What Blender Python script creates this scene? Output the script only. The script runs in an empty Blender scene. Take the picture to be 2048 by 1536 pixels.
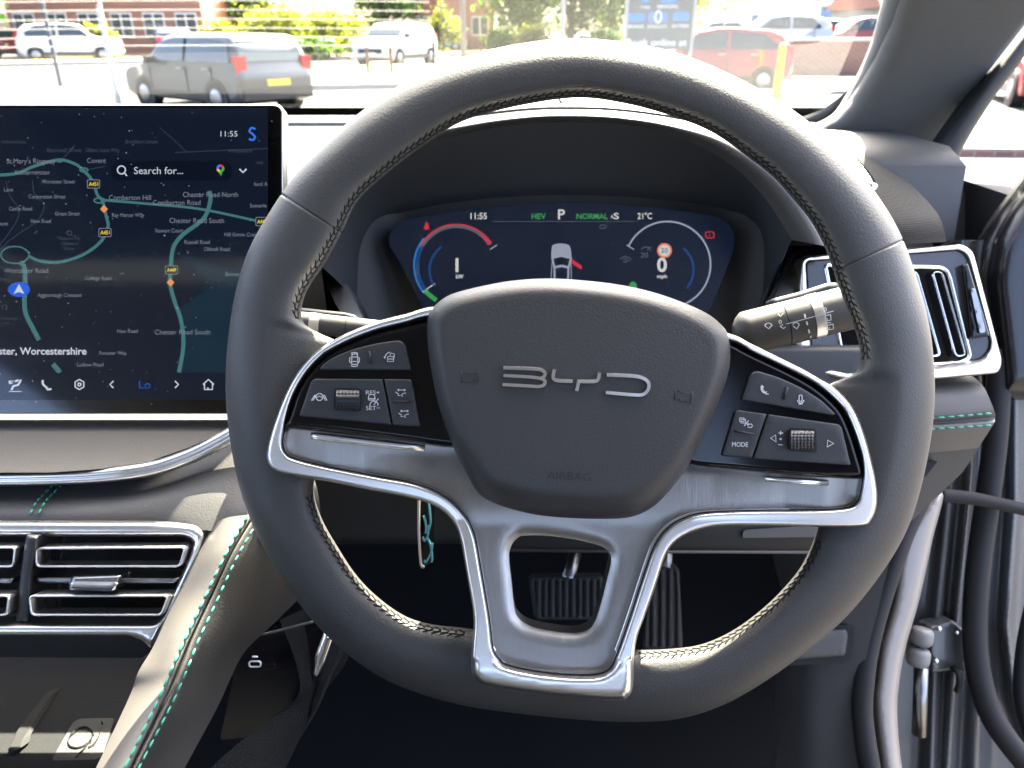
import bpy, bmesh, math, random
import numpy as np
from mathutils import Vector, Matrix
from mathutils.geometry import delaunay_2d_cdt

random.seed(7)
np.random.seed(7)
R = math.radians
S = bpy.context.scene
COL = S.collection

# ------------------------------------------------------------------ camera
# The camera sits at the driver's eye, looking forward (+Y) and 24.7 deg down.
FPX, PCX, PCY = 1539.0, 1024.0, 768.0          # focal length and centre, photograph pixels
PITCH, CAMZ = R(24.7), 1.35
EYE = np.array([0.0, 0.0, CAMZ])
FWD = np.array([0.0, math.cos(PITCH), -math.sin(PITCH)])
UPV = np.array([0.0, math.sin(PITCH), math.cos(PITCH)])
RGT = np.array([1.0, 0.0, 0.0])
cam = bpy.data.cameras.new("camera")
cam_ob = bpy.data.objects.new("camera", cam)
COL.objects.link(cam_ob)
cam_ob.location = EYE
cam_ob.rotation_euler = (math.pi / 2 - PITCH, 0, 0)
cam.sensor_fit = 'HORIZONTAL'
cam.sensor_width = 36.0
cam.lens = FPX / 2048 * 36.0
cam.clip_start, cam.clip_end = 0.02, 1500.0
cam.dof.use_dof = True
cam.dof.focus_distance = 0.42
cam.dof.aperture_fstop = 15.0
S.camera = cam_ob

# ------------------------------------------------------------------ light
SUN_EL, SUN_AZ = R(50), R(20)                   # sun ahead, a little to the right
world = bpy.data.worlds.new("World")
S.world = world
world.use_nodes = True
wn = world.node_tree
bg = wn.nodes["Background"]
sky = wn.nodes.new("ShaderNodeTexSky")
sky.sky_type = 'NISHITA'
sky.sun_disc = False
sky.sun_elevation = SUN_EL
sky.sun_rotation = SUN_AZ
sky.air_density, sky.dust_density, sky.ozone_density = 0.62, 6.0, 0.5
wn.links.new(sky.outputs[0], bg.inputs[0])
bg.inputs[1].default_value = 0.11
sun = bpy.data.lights.new("sun", 'SUN')
sun.energy = 5.0
sun.angle = R(0.53)
sun.color = (1.0, 0.90, 0.74)
sun_ob = bpy.data.objects.new("sun", sun)
COL.objects.link(sun_ob)
sdir = Vector((math.sin(SUN_AZ) * math.cos(SUN_EL), math.cos(SUN_AZ) * math.cos(SUN_EL), math.sin(SUN_EL)))
sun_ob.rotation_euler = sdir.to_track_quat('Z', 'Y').to_euler()
sun_ob.location = sdir * 30
S.view_settings.view_transform = 'Standard'
S.view_settings.look = 'None'
S.view_settings.gamma = 1.0
S.view_settings.use_curve_mapping = False
S.view_settings.exposure = 4.2
S.cycles.use_denoising = True
S.cycles.max_bounces = 8
S.cycles.transparent_max_bounces = 12
S.cycles.caustics_reflective = False
S.cycles.caustics_refractive = False
S.cycles.sample_clamp_indirect = 6.0

# ------------------------------------------------------------------ helpers
def U(px, py, d):
    """world point seen at photograph pixel (px, py), d metres along the optical axis"""
    px, py, d = np.asarray(px, float), np.asarray(py, float), np.asarray(d, float)
    return (EYE + ((px - PCX) / FPX * d)[..., None] * RGT + ((PCY - py) / FPX * d)[..., None] * UPV
            + (d + 0 * px)[..., None] * FWD)

def G(px, py, z=0.0):
    """point of the ground seen at a pixel"""
    r = (px - PCX) / FPX * RGT + (PCY - py) / FPX * UPV + FWD
    t = (z - CAMZ) / r[2]
    return EYE + t * r

def cat(pts, n=6, closed=True):
    """Catmull-Rom through the points"""
    p = np.array(pts, float)
    m = len(p)
    out = []
    for i in range(m if closed else m - 1):
        if closed:
            a, b, c, d = p[(i - 1) % m], p[i], p[(i + 1) % m], p[(i + 2) % m]
        else:
            a, b, c, d = p[max(i - 1, 0)], p[i], p[i + 1], p[min(i + 2, m - 1)]
        for k in range(n):
            t = k / n
            out.append(0.5 * ((2 * b) + (c - a) * t + (2 * a - 5 * b + 4 * c - d) * t * t
                              + (3 * b - a - 3 * c + d) * t ** 3))
    if not closed:
        out.append(p[-1])
    return np.array(out)

def rounded(pts, r=4, n=4):
    """polygon with rounded corners (r one number or one per corner)"""
    p = np.array(pts, float)
    m = len(p)
    out = []
    for i in range(m):
        ri = r[i] if hasattr(r, '__len__') else r
        a, b, c = p[i - 1], p[i], p[(i + 1) % m]
        u, v = a - b, c - b
        lu, lv = np.linalg.norm(u), np.linalg.norm(v)
        k = min(ri, lu * .48, lv * .48)
        if k < .05:
            out.append(b)
            continue
        s, e = b + u / lu * k, b + v / lv * k
        for j in range(n + 1):
            t = j / n
            out.append((1 - t) ** 2 * s + 2 * t * (1 - t) * b + t * t * e)
    return np.array(out)

def dense(pts, step, closed=True):
    p = np.array(pts, float)
    m = len(p)
    out = []
    for i in range(m if closed else m - 1):
        a, b = p[i], p[(i + 1) % m]
        k = max(1, int(np.linalg.norm(b - a) / step))
        for j in range(k):
            out.append(a + (b - a) * j / k)
    if not closed:
        out.append(p[-1])
    return np.array(out)

def seg_dist(P, loop):
    """distance of points to a closed polyline"""
    a = np.asarray(loop)
    b = np.roll(a, -1, 0)
    best = np.full(len(P), 1e9)
    for i in range(len(a)):
        ab = b[i] - a[i]
        t = np.clip(((P - a[i]) @ ab) / max(ab @ ab, 1e-12), 0, 1)
        q = a[i] + t[:, None] * ab
        best = np.minimum(best, np.hypot(P[:, 0] - q[:, 0], P[:, 1] - q[:, 1]))
    return best

def inside(P, loop):
    a = np.asarray(loop)
    b = np.roll(a, -1, 0)
    c = np.zeros(len(P), bool)
    for i in range(len(a)):
        if a[i, 1] == b[i, 1]:
            continue
        hit = ((a[i, 1] > P[:, 1]) != (b[i, 1] > P[:, 1])) & (
            P[:, 0] < (b[i, 0] - a[i, 0]) * (P[:, 1] - a[i, 1]) / (b[i, 1] - a[i, 1]) + a[i, 0])
        c ^= hit
    return c

def link(me, name, parent=None, mats=None):
    o = bpy.data.objects.new(name, me)
    COL.objects.link(o)
    if mats is not None:
        me.materials.append(M[mats] if isinstance(mats, str) else mats)
    if parent is not None:
        o.parent = parent
        o.matrix_parent_inverse = parent_world(parent).inverted()
    return o

def parent_world(o):
    m = Matrix.LocRotScale(o.location, o.rotation_euler, o.scale)
    if o.parent:
        m = parent_world(o.parent) @ o.matrix_parent_inverse @ m
    return m

class MB:
    def __init__(s):
        s.v, s.f, s.n = [], [], 0
    def add(s, v, f):
        v = np.asarray(v, float)
        s.v.append(v)
        s.f += [tuple(int(i) + s.n for i in q) for q in f]
        s.n += len(v)
        return s
    def build(s, name, mat, parent=None, smooth=True, angle=None):
        me = bpy.data.meshes.new(name)
        v = np.concatenate(s.v) if s.v else np.zeros((0, 3))
        me.from_pydata(v.tolist(), [], s.f)
        if smooth:
            me.polygons.foreach_set("use_smooth", [True] * len(me.polygons))
        me.update()
        if angle:
            me.set_sharp_from_angle(angle=R(angle))
        return link(me, name, parent, mat)

def thing(name, label, cat_, loc=(0, 0, 0), group=None, rz=0.0):
    o = bpy.data.objects.new(name, None)
    COL.objects.link(o)
    o.location = [float(c) for c in loc]
    o.rotation_euler = (0, 0, rz)
    o.empty_display_size = .05
    return tag(o, label, cat_, group)

def tag(o, label, cat_, group=None):
    o["label"] = label
    o["category"] = cat_
    if group:
        o["group"] = group
    return o

def stuff(o):
    o["kind"] = "stuff"
    return o

def struct(o):
    o["kind"] = "structure"
    return o

def relief(name, outer, dfn, mat, parent=None, holes=(), step=8, thick=.006, rings=(), build=True, mb=None, frame=None, dstep=None):
    """a solid whose front is a height field over a traced outline: dfn(P, dist_to_edge) = depth"""
    P2W = frame or (lambda p, d: U(p[:, 0], p[:, 1], d))
    ds = dstep or max(2.5, min(step * .6, 6))
    loops = [dense(outer, ds)] + [dense(h, ds) for h in holes]
    pts, edges = [], []
    for L in loops:
        k = len(pts)
        pts += [tuple(q) for q in L]
        edges += [(k + i, k + (i + 1) % len(L)) for i in range(len(L))]
    lo, hi = loops[0].min(0), loops[0].max(0)
    gx = np.arange(lo[0] + step * .5, hi[0], step)
    gy = np.arange(lo[1] + step * .5, hi[1], step)
    add = []
    if len(gx) and len(gy):
        X, Y = np.meshgrid(gx, gy)
        X[1::2] += step * .5
        add.append(np.stack([X.ravel(), Y.ravel()], 1))
    def okmask(q, dmin):
        k = inside(q, loops[0])
        for h in loops[1:]:
            k &= ~inside(q, h)
        q = q[k]
        dd = np.full(len(q), 1e9)
        for L in loops:
            dd = np.minimum(dd, seg_dist(q, L))
        return q[dd > dmin]
    rmax = max(rings) if rings else 0
    inner = [okmask(a, max(step * .35, rmax * 1.05)) for a in add]
    for r in rings:
        for L in loops:
            t = np.roll(L, -1, 0) - np.roll(L, 1, 0)
            ln = np.hypot(t[:, 0], t[:, 1])
            ln[ln == 0] = 1
            nrm = np.stack([-t[:, 1], t[:, 0]], 1) / ln[:, None]
            for sg in (1, -1):
                inner.append(okmask(L + nrm * r * sg, r * .93))
    for q in inner:
        pts += [tuple(a) for a in q]
    vv, _, ff, *_ = delaunay_2d_cdt([Vector(p) for p in pts], edges, [], 4 if holes else 1, 1e-5)
    V2 = np.array([tuple(v) for v in vv])
    if holes:
        cen = np.array([V2[list(f)].mean(0) for f in ff])
        bad = ~inside(cen, loops[0])
        for h in loops[1:]:
            bad |= inside(cen, h)
        ff = [f for f, b in zip(ff, bad) if not b]
    dist = np.full(len(V2), 1e9)
    for L in loops:
        dist = np.minimum(dist, seg_dist(V2, L))
    m = mb or MB()
    W = P2W(V2, dfn(V2, dist))
    # orient the faces towards the camera
    f0 = ff[0]
    nn = np.cross(W[f0[1]] - W[f0[0]], W[f0[2]] - W[f0[0]])
    flip = (nn @ (EYE - W[f0[0]])) < 0 if frame is None else False
    m.add(W, [tuple(reversed(f)) if flip else tuple(f) for f in ff])
    if thick:
        for L in loops:
            A = P2W(L, dfn(L, np.zeros(len(L))))
            B = A + thick * FWD if frame is None else P2W(L, dfn(L, np.zeros(len(L))) + thick)
            n = len(L)
            m.add(np.concatenate([A, B]), [(i, (i + 1) % n, n + (i + 1) % n, n + i) for i in range(n)])
        if frame is None:
            vb = W + (thick * FWD)[None]
            db = (W - EYE) @ FWD
            vb = W + ((db.max() - db)[:, None] * 0 + thick) * FWD
            m.add(vb, [tuple(f) if flip else tuple(reversed(f)) for f in ff])
    if not build:
        return m
    return m.build(name, mat, parent)

def rnd(dist, r):
    t = np.clip(dist / r, 0, 1)
    return np.sqrt(np.clip(1 - (1 - t) ** 2, 0, 1))

def flat(d, r=0, h=0):
    """depth function: front plane at d, edge rounded back by h over r pixels"""
    return lambda P, dist: d + (h * (1 - rnd(dist, r)) if r else 0 * dist)

def sweep(mb, path, prof, closed=False, nref=None, scale=None):
    """profile (x across, y towards nref) along a world path"""
    p = np.asarray(path, float)
    prof = np.asarray(prof, float)
    n, m = len(p), len(prof)
    if closed:
        t = np.roll(p, -1, 0) - np.roll(p, 1, 0)
    else:
        t = np.gradient(p, axis=0)
    t /= np.linalg.norm(t, axis=1)[:, None] + 1e-12
    nref = -FWD if nref is None else np.asarray(nref, float)
    nr = np.broadcast_to(nref, t.shape)
    s = np.cross(t, nr)
    s /= np.linalg.norm(s, axis=1)[:, None] + 1e-12
    q = np.cross(s, t)
    sc = np.ones(n) if scale is None else np.asarray(scale)
    V = (p[:, None] + s[:, None] * (prof[None, :, 0:1] * sc[:, None, None])
         + q[:, None] * (prof[None, :, 1:2] * sc[:, None, None])).reshape(-1, 3)
    F = []
    for i in range(n if closed else n - 1):
        a, b = i * m, ((i + 1) % n) * m
        for j in range(m):
            k = (j + 1) % m
            F.append((a + j, b + j, b + k, a + k))
    if not closed:
        F.append(tuple(range(m)))
        F.append(tuple((n - 1) * m + j for j in reversed(range(m))))
    mb.add(V, F)
    return mb

def circ(r, n=8, ry=None):
    ry = r if ry is None else ry
    return [(r * math.cos(2 * math.pi * i / n), ry * math.sin(2 * math.pi * i / n)) for i in range(n)]

def loft(mb, curves, closed=False):
    c = [np.asarray(k, float) for k in curves]
    n = len(c[0])
    F = []
    for i in range(len(c) - 1):
        for j in range(n if closed else n - 1):
            k = (j + 1) % n
            F.append((i * n + j, i * n + k, (i + 1) * n + k, (i + 1) * n + j))
    mb.add(np.concatenate(c), F)
    return mb

def box(mb, c, s, rz=0.0):
    c, s = np.asarray(c, float), np.asarray(s, float) / 2
    v = np.array([(x, y, z) for x in (-1, 1) for y in (-1, 1) for z in (-1, 1)]) * s
    if rz:
        k, q = math.cos(rz), math.sin(rz)
        v = np.stack([v[:, 0] * k - v[:, 1] * q, v[:, 0] * q + v[:, 1] * k, v[:, 2]], 1)
    mb.add(v + c, [(0, 1, 3, 2), (4, 6, 7, 5), (0, 4, 5, 1), (2, 3, 7, 6), (0, 2, 6, 4), (1, 5, 7, 3)])
    return mb

def strokes(mb, lines, w, d, h=.0002):
    """flat drawn lines of w pixels at depth d (number or function of a px array)"""
    for L in lines:
        L = np.asarray(L, float)
        closed = len(L) > 2 and np.allclose(L[0], L[-1])
        if closed:
            L = L[:-1]
        dd = d(L) if callable(d) else np.full(len(L), d)
        W = U(L[:, 0], L[:, 1], dd)
        hw = w / 2 * float(np.mean(dd)) / FPX
        sweep(mb, W, [(-hw, 0), (hw, 0), (hw, h), (-hw, h)], closed=closed)
    return mb

def arc(cx, cy, r, a0, a1, n=14, ry=None):
    ry = r if ry is None else ry
    return [(cx + r * math.cos(R(a0 + (a1 - a0) * i / n)), cy - ry * math.sin(R(a0 + (a1 - a0) * i / n)))
            for i in range(n + 1)]

_tc = {}
def glyphs(s, bold=0.0):
    """outline text as triangles: 2D vertices (cap height 1, baseline 0, starts at x=0), faces, width"""
    key = (s, bold)
    if key not in _tc:
        cu = bpy.data.curves.new("t", 'FONT')
        cu.body = s
        cu.resolution_u = 3
        cu.offset = bold
        ob = bpy.data.objects.new("t", cu)
        COL.objects.link(ob)
        dg = bpy.context.evaluated_depsgraph_get()
        me = bpy.data.meshes.new_from_object(ob.evaluated_get(dg))
        v = np.array([tuple(q.co)[:2] for q in me.vertices]) if len(me.vertices) else np.zeros((1, 2))
        f = [tuple(p.vertices) for p in me.polygons]
        bpy.data.objects.remove(ob)
        bpy.data.curves.remove(cu)
        bpy.data.meshes.remove(me)
        v = v - np.array([v[:, 0].min(), 0])
        v /= 0.69
        _tc[key] = (v, f, v[:, 0].max())
    return _tc[key]

def text(mb, s, x, y, d, cap=10, width=None, rot=0.0, anchor='l', bold=0.0, skew=0.0):
    """flat lettering; x, y = pixel of the baseline start, cap = capital height in pixels"""
    v, f, w = glyphs(s, bold)
    sx = (width / w) if width else cap
    p = np.stack([v[:, 0] * sx + v[:, 1] * cap * skew, -v[:, 1] * cap], 1)
    if anchor == 'c':
        p[:, 0] -= w * sx / 2
    if anchor == 'r':
        p[:, 0] -= w * sx
    c, q = math.cos(R(rot)), math.sin(R(rot))
    p = np.stack([p[:, 0] * c - p[:, 1] * q + x, p[:, 0] * q + p[:, 1] * c + y], 1)
    dd = d(p) if callable(d) else np.full(len(p), d)
    mb.add(U(p[:, 0], p[:, 1], dd), f)
    return mb

# ------------------------------------------------------------------ materials
M = {}
def mat(name, col, rough=.5, metal=0.0, spec=.5, bump=None, emit=None, coat=0.0, var=None, mapping=None,
        kind='noise', alpha=None, detail=3.0, sheen=0.0, rvar=0.0):
    m = bpy.data.materials.new(name)
    m.use_nodes = True
    t = m.node_tree
    b = t.nodes["Principled BSDF"]
    b.inputs["Base Color"].default_value = (*col, 1)
    b.inputs["Roughness"].default_value = rough
    b.inputs["Metallic"].default_value = metal
    b.inputs["Specular IOR Level"].default_value = spec
    b.inputs["Coat Weight"].default_value = coat
    b.inputs["Coat Roughness"].default_value = .04
    if sheen:
        b.inputs["Sheen Weight"].default_value = sheen
    tc = t.nodes.new("ShaderNodeTexCoord")
    mp = t.nodes.new("ShaderNodeMapping")
    t.links.new(tc.outputs["Object"], mp.inputs[0])
    if mapping:
        mp.inputs["Scale"].default_value = mapping
    if bump:
        sc, dist = bump
        if kind == 'voronoi':
            nz = t.nodes.new("ShaderNodeTexVoronoi")
            nz.feature = 'SMOOTH_F1'
            nz.inputs["Scale"].default_value = sc
            out = nz.outputs["Distance"]
        elif kind == 'weave':
            nz = t.nodes.new("ShaderNodeTexVoronoi")
            nz.inputs["Scale"].default_value = sc
            nz.inputs["Randomness"].default_value = .25
            out = nz.outputs["Distance"]
        else:
            nz = t.nodes.new("ShaderNodeTexNoise")
            nz.inputs["Scale"].default_value = sc
            nz.inputs["Detail"].default_value = detail
            out = nz.outputs["Fac"]
        t.links.new(mp.outputs[0], nz.inputs["Vector"])
        bp = t.nodes.new("ShaderNodeBump")
        bp.inputs["Strength"].default_value = 1.0
        bp.inputs["Distance"].default_value = dist
        t.links.new(out, bp.inputs["Height"])
        t.links.new(bp.outputs[0], b.inputs["Normal"])
    if var:
        sc, amt = var
        n2 = t.nodes.new("ShaderNodeTexNoise")
        n2.inputs["Scale"].default_value = sc
        n2.inputs["Detail"].default_value = 5
        t.links.new(mp.outputs[0], n2.inputs["Vector"])
        mx = t.nodes.new("ShaderNodeMix")
        mx.data_type = 'RGBA'
        mx.inputs[6].default_value = (*[c * (1 - amt) for c in col], 1)
        mx.inputs[7].default_value = (*[min(1, c * (1 + amt)) for c in col], 1)
        t.links.new(n2.outputs["Fac"], mx.inputs[0])
        t.links.new(mx.outputs[2], b.inputs["Base Color"])
    if rvar:
        n3 = t.nodes.new("ShaderNodeTexNoise")
        n3.inputs["Scale"].default_value = 22.0
        n3.inputs["Detail"].default_value = 6
        mr = t.nodes.new("ShaderNodeMapRange")
        mr.inputs[1].default_value, mr.inputs[2].default_value = .35, .7
        mr.inputs[3].default_value, mr.inputs[4].default_value = rough, rough + rvar
        t.links.new(tc.outputs["Object"], n3.inputs["Vector"])
        t.links.new(n3.outputs["Fac"], mr.inputs[0])
        t.links.new(mr.outputs[0], b.inputs["Roughness"])
    if emit:
        b.inputs["Emission Color"].default_value = (*emit[0], 1)
        b.inputs["Emission Strength"].default_value = emit[1]
    M[name] = m
    return m

mat('leather', (.042, .041, .040), .48, spec=.42, bump=(1000, .00010), kind='voronoi', var=(9, .16), rvar=.08)
mat('leather_pad', (.036, .035, .035), .5, spec=.4, bump=(900, .00020), kind='noise', var=(12, .14))
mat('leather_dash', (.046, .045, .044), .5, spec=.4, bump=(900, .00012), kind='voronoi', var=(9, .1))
mat('leather_sun_tone', (.095, .087, .078), .55, spec=.4, bump=(800, .00008), kind='noise', var=(14, .12))  # dark leather tinted warmer and paler; the flank's sunlight is put into the colour
mat('plastic', (.020, .021, .023), .5, spec=.4, bump=(1500, .00005))
mat('hood_matte', (.045, .050, .056), .75, spec=.2, bump=(1200, .0001))
mat('plastic_matte', (.012, .013, .015), .7, spec=.25, bump=(1200, .0001))
mat('plastic_grey', (.06, .058, .056), .55, spec=.4, bump=(1500, .00008))
mat('button', (.024, .025, .028), .42, spec=.45, bump=(2500, .00002))
mat('gloss_black', (.004, .004, .005), .10, spec=.35, rvar=.06)
mat('satin', (.80, .785, .765), .30, 1.0, bump=(3000, .000008))
mat('satin_dark', (.26, .26, .27), .32, 1.0)
mat('chrome', (.82, .83, .84), .09, 1.0)
mat('brushed', (.33, .322, .312), .36, 1.0, bump=(1.0, .00007), mapping=(7000, 40, 40), detail=2, var=(1.0, .16))
mat('thread', (.016, .016, .016), .8, spec=.15)
mat('emblem', (.86, .86, .87), .2, 1.0)
mat('thread_teal', (.02, .22, .16), .6, emit=None)
mat('print_white', (.62, .62, .64), .5)
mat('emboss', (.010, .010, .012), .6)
mat('carpet', (.008, .009, .011), .95, spec=.1, bump=(900, .002))
mat('rubber', (.012, .012, .013), .6, spec=.3)
mat('fabric', (.085, .087, .088), .9, spec=.15, bump=(1400, .0003), kind='weave', sheen=.2)
mat('speaker', (.012, .0118, .0115), .75, spec=.12, bump=(800, .0006), kind='weave', var=(900, .5))
mat('cabin_dark', (.05, .05, .052), .9, spec=.1)
mat('headliner', (.52, .51, .49), .95, spec=.1, bump=(1500, .0002))
mat('paint_silver', (.23, .21, .19), .38, 0, coat=.25)
mat('gloss_grey', (.05, .046, .05), .14, spec=.5)
mat('stalk_plastic', (.060, .057, .052), .5, spec=.35, bump=(1500, .00006))
mat('slat_glare', (.30, .30, .29), .45)  # sun glare on the black slats is put into this pale colour
mat('tray', (.005, .0053, .006), .75, spec=.3, bump=(1600, .0003), kind='weave')
mat('tan_panel', (.085, .080, .074), .6, spec=.35, bump=(900, .00015), var=(7, .12))
# ================================================================== STEERING WHEEL
DW = 0.405
wheel = thing("steering_wheel", "black leather steering wheel with silver lower spoke and a chrome emblem on its centre pad",
              "steering wheel", U(1158, 770, DW))
outer = cat([(1130, 77), (1200, 79), (1337, 101), (1448, 143), (1531, 186), (1614, 240), (1697, 319), (1738, 368), (1780, 428),
             (1811, 490), (1843, 590), (1859, 651), (1868, 730), (1868, 830), (1848, 950), (1821, 1045), (1792, 1103),
             (1745, 1171), (1691, 1236), (1615, 1301), (1531, 1362), (1443, 1412), (1348, 1440), (1230, 1443), (1172, 1440),
             (1058, 1429), (943, 1414), (844, 1389), (760, 1354), (676, 1293), (605, 1216), (542, 1122), (500, 1038),
             (473, 950), (456, 850), (451, 770), (455, 690), (468, 600), (492, 510), (537, 429), (598, 340), (701, 240), (759, 197), (820, 158), (913, 118),
             (1020, 91)], 8)
inner = cat([(1130, 197), (1250, 207), (1366, 240), (1432, 269), (1490, 310), (1544, 352), (1585, 397), (1622, 443), (1653, 502),
             (1671, 556), (1688, 603), (1708, 654), (1720, 698), (1718, 735), (1704, 753), (1668, 762), (1644, 790), (1638, 900),
             (1640, 1010), (1638, 1050), (1607, 1125), (1565, 1179), (1516, 1225), (1462, 1263), (1405, 1288), (1348, 1297),
             (1268, 1300), (1170, 1298), (1050, 1280), (943, 1258), (867, 1249), (814, 1234), (760, 1198), (714, 1152),
             (676, 1095), (642, 1034), (627, 975), (640, 920), (650, 850), (668, 770), (690, 710), (682, 680), (640, 670),
             (612, 655), (602, 628), (610, 590), (630, 555), (651, 525), (685, 461), (716, 400), (771, 349), (839, 297), (942, 236)], 8)
WC = np.array([1158., 770.])
def polar(loop):
    v = loop - WC
    th = np.unwrap(np.arctan2(-v[:, 1], v[:, 0]))
    r = np.hypot(v[:, 0], v[:, 1])
    k = np.argsort(np.mod(th, 2 * math.pi))
    return np.mod(th, 2 * math.pi)[k], r[k]
tho, ro = polar(outer)
thi, ri = polar(inner)
def gsm(T, Rr, sig):
    g = np.linspace(0, 2 * math.pi, 1440, endpoint=False)
    v = np.interp(g, np.concatenate([T - 2 * math.pi, T, T + 2 * math.pi]), np.concatenate([Rr, Rr, Rr]))
    k = np.arange(-40, 41) * .25
    w = np.exp(-(k / sig) ** 2 / 2)
    w /= w.sum()
    return g, np.convolve(np.concatenate([v[-40:], v, v[:40]]), w, 'valid')
tho, ro = gsm(tho, ro, 2.6)
thi, ri = gsm(thi, ri, .7)
def rad(th, T, Rr):
    th = np.mod(th, 2 * math.pi)
    return np.interp(th, np.concatenate([T - 2 * math.pi, T, T + 2 * math.pi]), np.concatenate([Rr, Rr, Rr]))
def rim_pt(th, ph, grow=0.0):
    """surface of the leather rim: th round the wheel, ph round the section (90 = towards the driver)"""
    th, ph = np.broadcast_arrays(np.asarray(th, float), np.asarray(ph, float))
    o, i = rad(th, tho, ro), rad(th, thi, ri)
    a = np.minimum((o - i) / 2, 76)                      # half width on the outer side; the inner side flares at the spokes
    ai = (o - i) - a
    b = .0168
    g = 1.0
    for s, w in SEAMS:
        x = np.abs(np.mod(th - s + math.pi, 2 * math.pi) - math.pi)
        g = g - .035 * np.exp(-(x / w) ** 2)
    c, sn = np.cos(ph), np.sin(ph)
    e = .9
    rr = (o - a) + np.where(c > 0, a, ai) * np.sign(c) * np.abs(c) ** e * g
    b = b * (1 - .75 * np.clip((ai - a) / 50, 0, 1) * np.clip(-c, 0, 1))
    d = DW - (b * np.sign(sn) * np.abs(sn) ** e * g + grow)
    return U(WC[0] + rr * np.cos(th), WC[1] - rr * np.sin(th), d)
def ang(x, y):
    return math.atan2(WC[1] - y, x - WC[0])
SEAMS = [(ang(612, 420), .0032), (ang(1740, 510), .0032)]
ths = np.linspace(0, 2 * math.pi, 520, endpoint=False)
for s, w in SEAMS:
    ths = np.concatenate([ths, np.mod(s + np.linspace(-3, 3, 15) * w, 2 * math.pi)])
ths = np.unique(np.round(np.sort(ths), 6))
phs = np.linspace(0, 2 * math.pi, 40, endpoint=False)
TH, PH = np.meshgrid(ths, phs, indexing='ij')
V = rim_pt(TH, PH).reshape(-1, 3)
n, m = len(ths), len(phs)
rim = MB().add(V, [(i * m + j, i * m + (j + 1) % m, ((i + 1) % n) * m + (j + 1) % m, ((i + 1) % n) * m + j)
                   for i in range(n) for j in range(m)]).build("rim", 'leather', wheel)
# braided seam round the inner side of the rim
def seam(a0, a1, name):
    mb = MB()
    L = abs(a1 - a0)
    k = int(L / .0265)
    for e, pp in ((0, 142), (1, 153)):
        t = np.linspace(a0, a1, k * 8)
        sweep(mb, rim_pt(t, R(pp), .00005), circ(.00022, 6), nref=-FWD)
    for i in range(k):
        a = a0 + (a1 - a0) * i / k
        b = a0 + (a1 - a0) * (i + 1) / k
        f = np.linspace(0, 1, 6)
        h = .00025 * np.sin(f * math.pi) + .0001
        for q0, q1 in ((135, 147), (160, 148)):
            A = a + (b - a) * (f * .95)
            P = rim_pt(A, R(q0) + (R(q1) - R(q0)) * f, h + random.uniform(-.0001, .0001))
            sweep(mb, P, circ(.00028 * random.uniform(.85, 1.15), 6), nref=-FWD)
    return stuff(mb.build(name, 'thread', rim))
seam(ang(640, 600), ang(1716, 720), "stitching") if False else None
def arcspan(p, q):
    a, b = ang(*p), ang(*q)
    return a, b
a, b = arcspan((1718, 720), (604, 640))
if b < a: b += 2 * math.pi
seam(a, b, "stitching")
a, b = arcspan((632, 985), (935, 1256))
if b < a: b += 2 * math.pi
seam(a, b, "stitching")
a, b = arcspan((1275, 1296), (1630, 1075))
if b < a: b += 2 * math.pi
seam(a, b, "stitching")

# satin trim that runs round both spokes
t_out = cat([(871, 613), (812, 628), (760, 641), (708, 660), (669, 679), (630, 705), (599, 739), (578, 773), (560, 814), (542, 866),
             (533, 909), (539, 932), (557, 945), (604, 955), (656, 963), (734, 979), (829, 998), (875, 1015), (905, 1042),
             (920, 1076), (932, 1141), (945, 1215), (947, 1255), (944, 1293), (943, 1339), (953, 1362), (981, 1375), (1096, 1391),
             (1229, 1401), (1256, 1393), (1266, 1370), (1268, 1312), (1275, 1272), (1289, 1234), (1313, 1166), (1328, 1118), (1343, 1091),
             (1367, 1072), (1400, 1059), (1446, 1052), (1560, 1052), (1646, 1054), (1724, 1052), (1743, 1040), (1754, 1010),
             (1753, 969), (1741, 912), (1724, 855), (1704, 812), (1675, 780), (1635, 755), (1603, 737), (1560, 716), (1503, 688),
             (1452, 665), (1300, 630), (1150, 615), (1000, 610)], 5)
t_in = cat([(866, 634), (812, 647), (760, 660), (712, 677), (678, 693), (646, 712), (612, 748), (590, 785), (576, 824), (567, 866),
            (565, 892), (573, 908), (591, 918), (656, 934), (760, 954), (829, 967), (886, 990), (924, 1024), (947, 1066),
            (962, 1143), (978, 1237), (985, 1294), (997, 1317), (1020, 1332), (1096, 1346), (1172, 1350), (1210, 1344),
            (1230, 1320), (1259, 1240), (1289, 1148), (1310, 1091), (1334, 1058), (1367, 1037), (1417, 1025), (1532, 1021),
            (1646, 1020), (1698, 1015), (1715, 1004), (1722, 984), (1726, 950), (1722, 912), (1706, 862), (1688, 823), (1662, 794),
            (1632, 770), (1600, 752), (1560, 732), (1503, 705), (1454, 681), (1300, 650), (1150, 640), (1000, 632)], 5)
def d_trim(P, dist):
    w = np.where((P[:, 1] > 1320), 14., 5.)
    return .3915 - .0095 * rnd(dist, w) - .0105 * np.clip((P[:, 1] - 1040) / 300, 0, 1)
trim = relief("spoke_trim", t_out, d_trim, 'satin', wheel, holes=[t_in], step=7, rings=(1, 2.5, 4, 6, 10), thick=.012)

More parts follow.
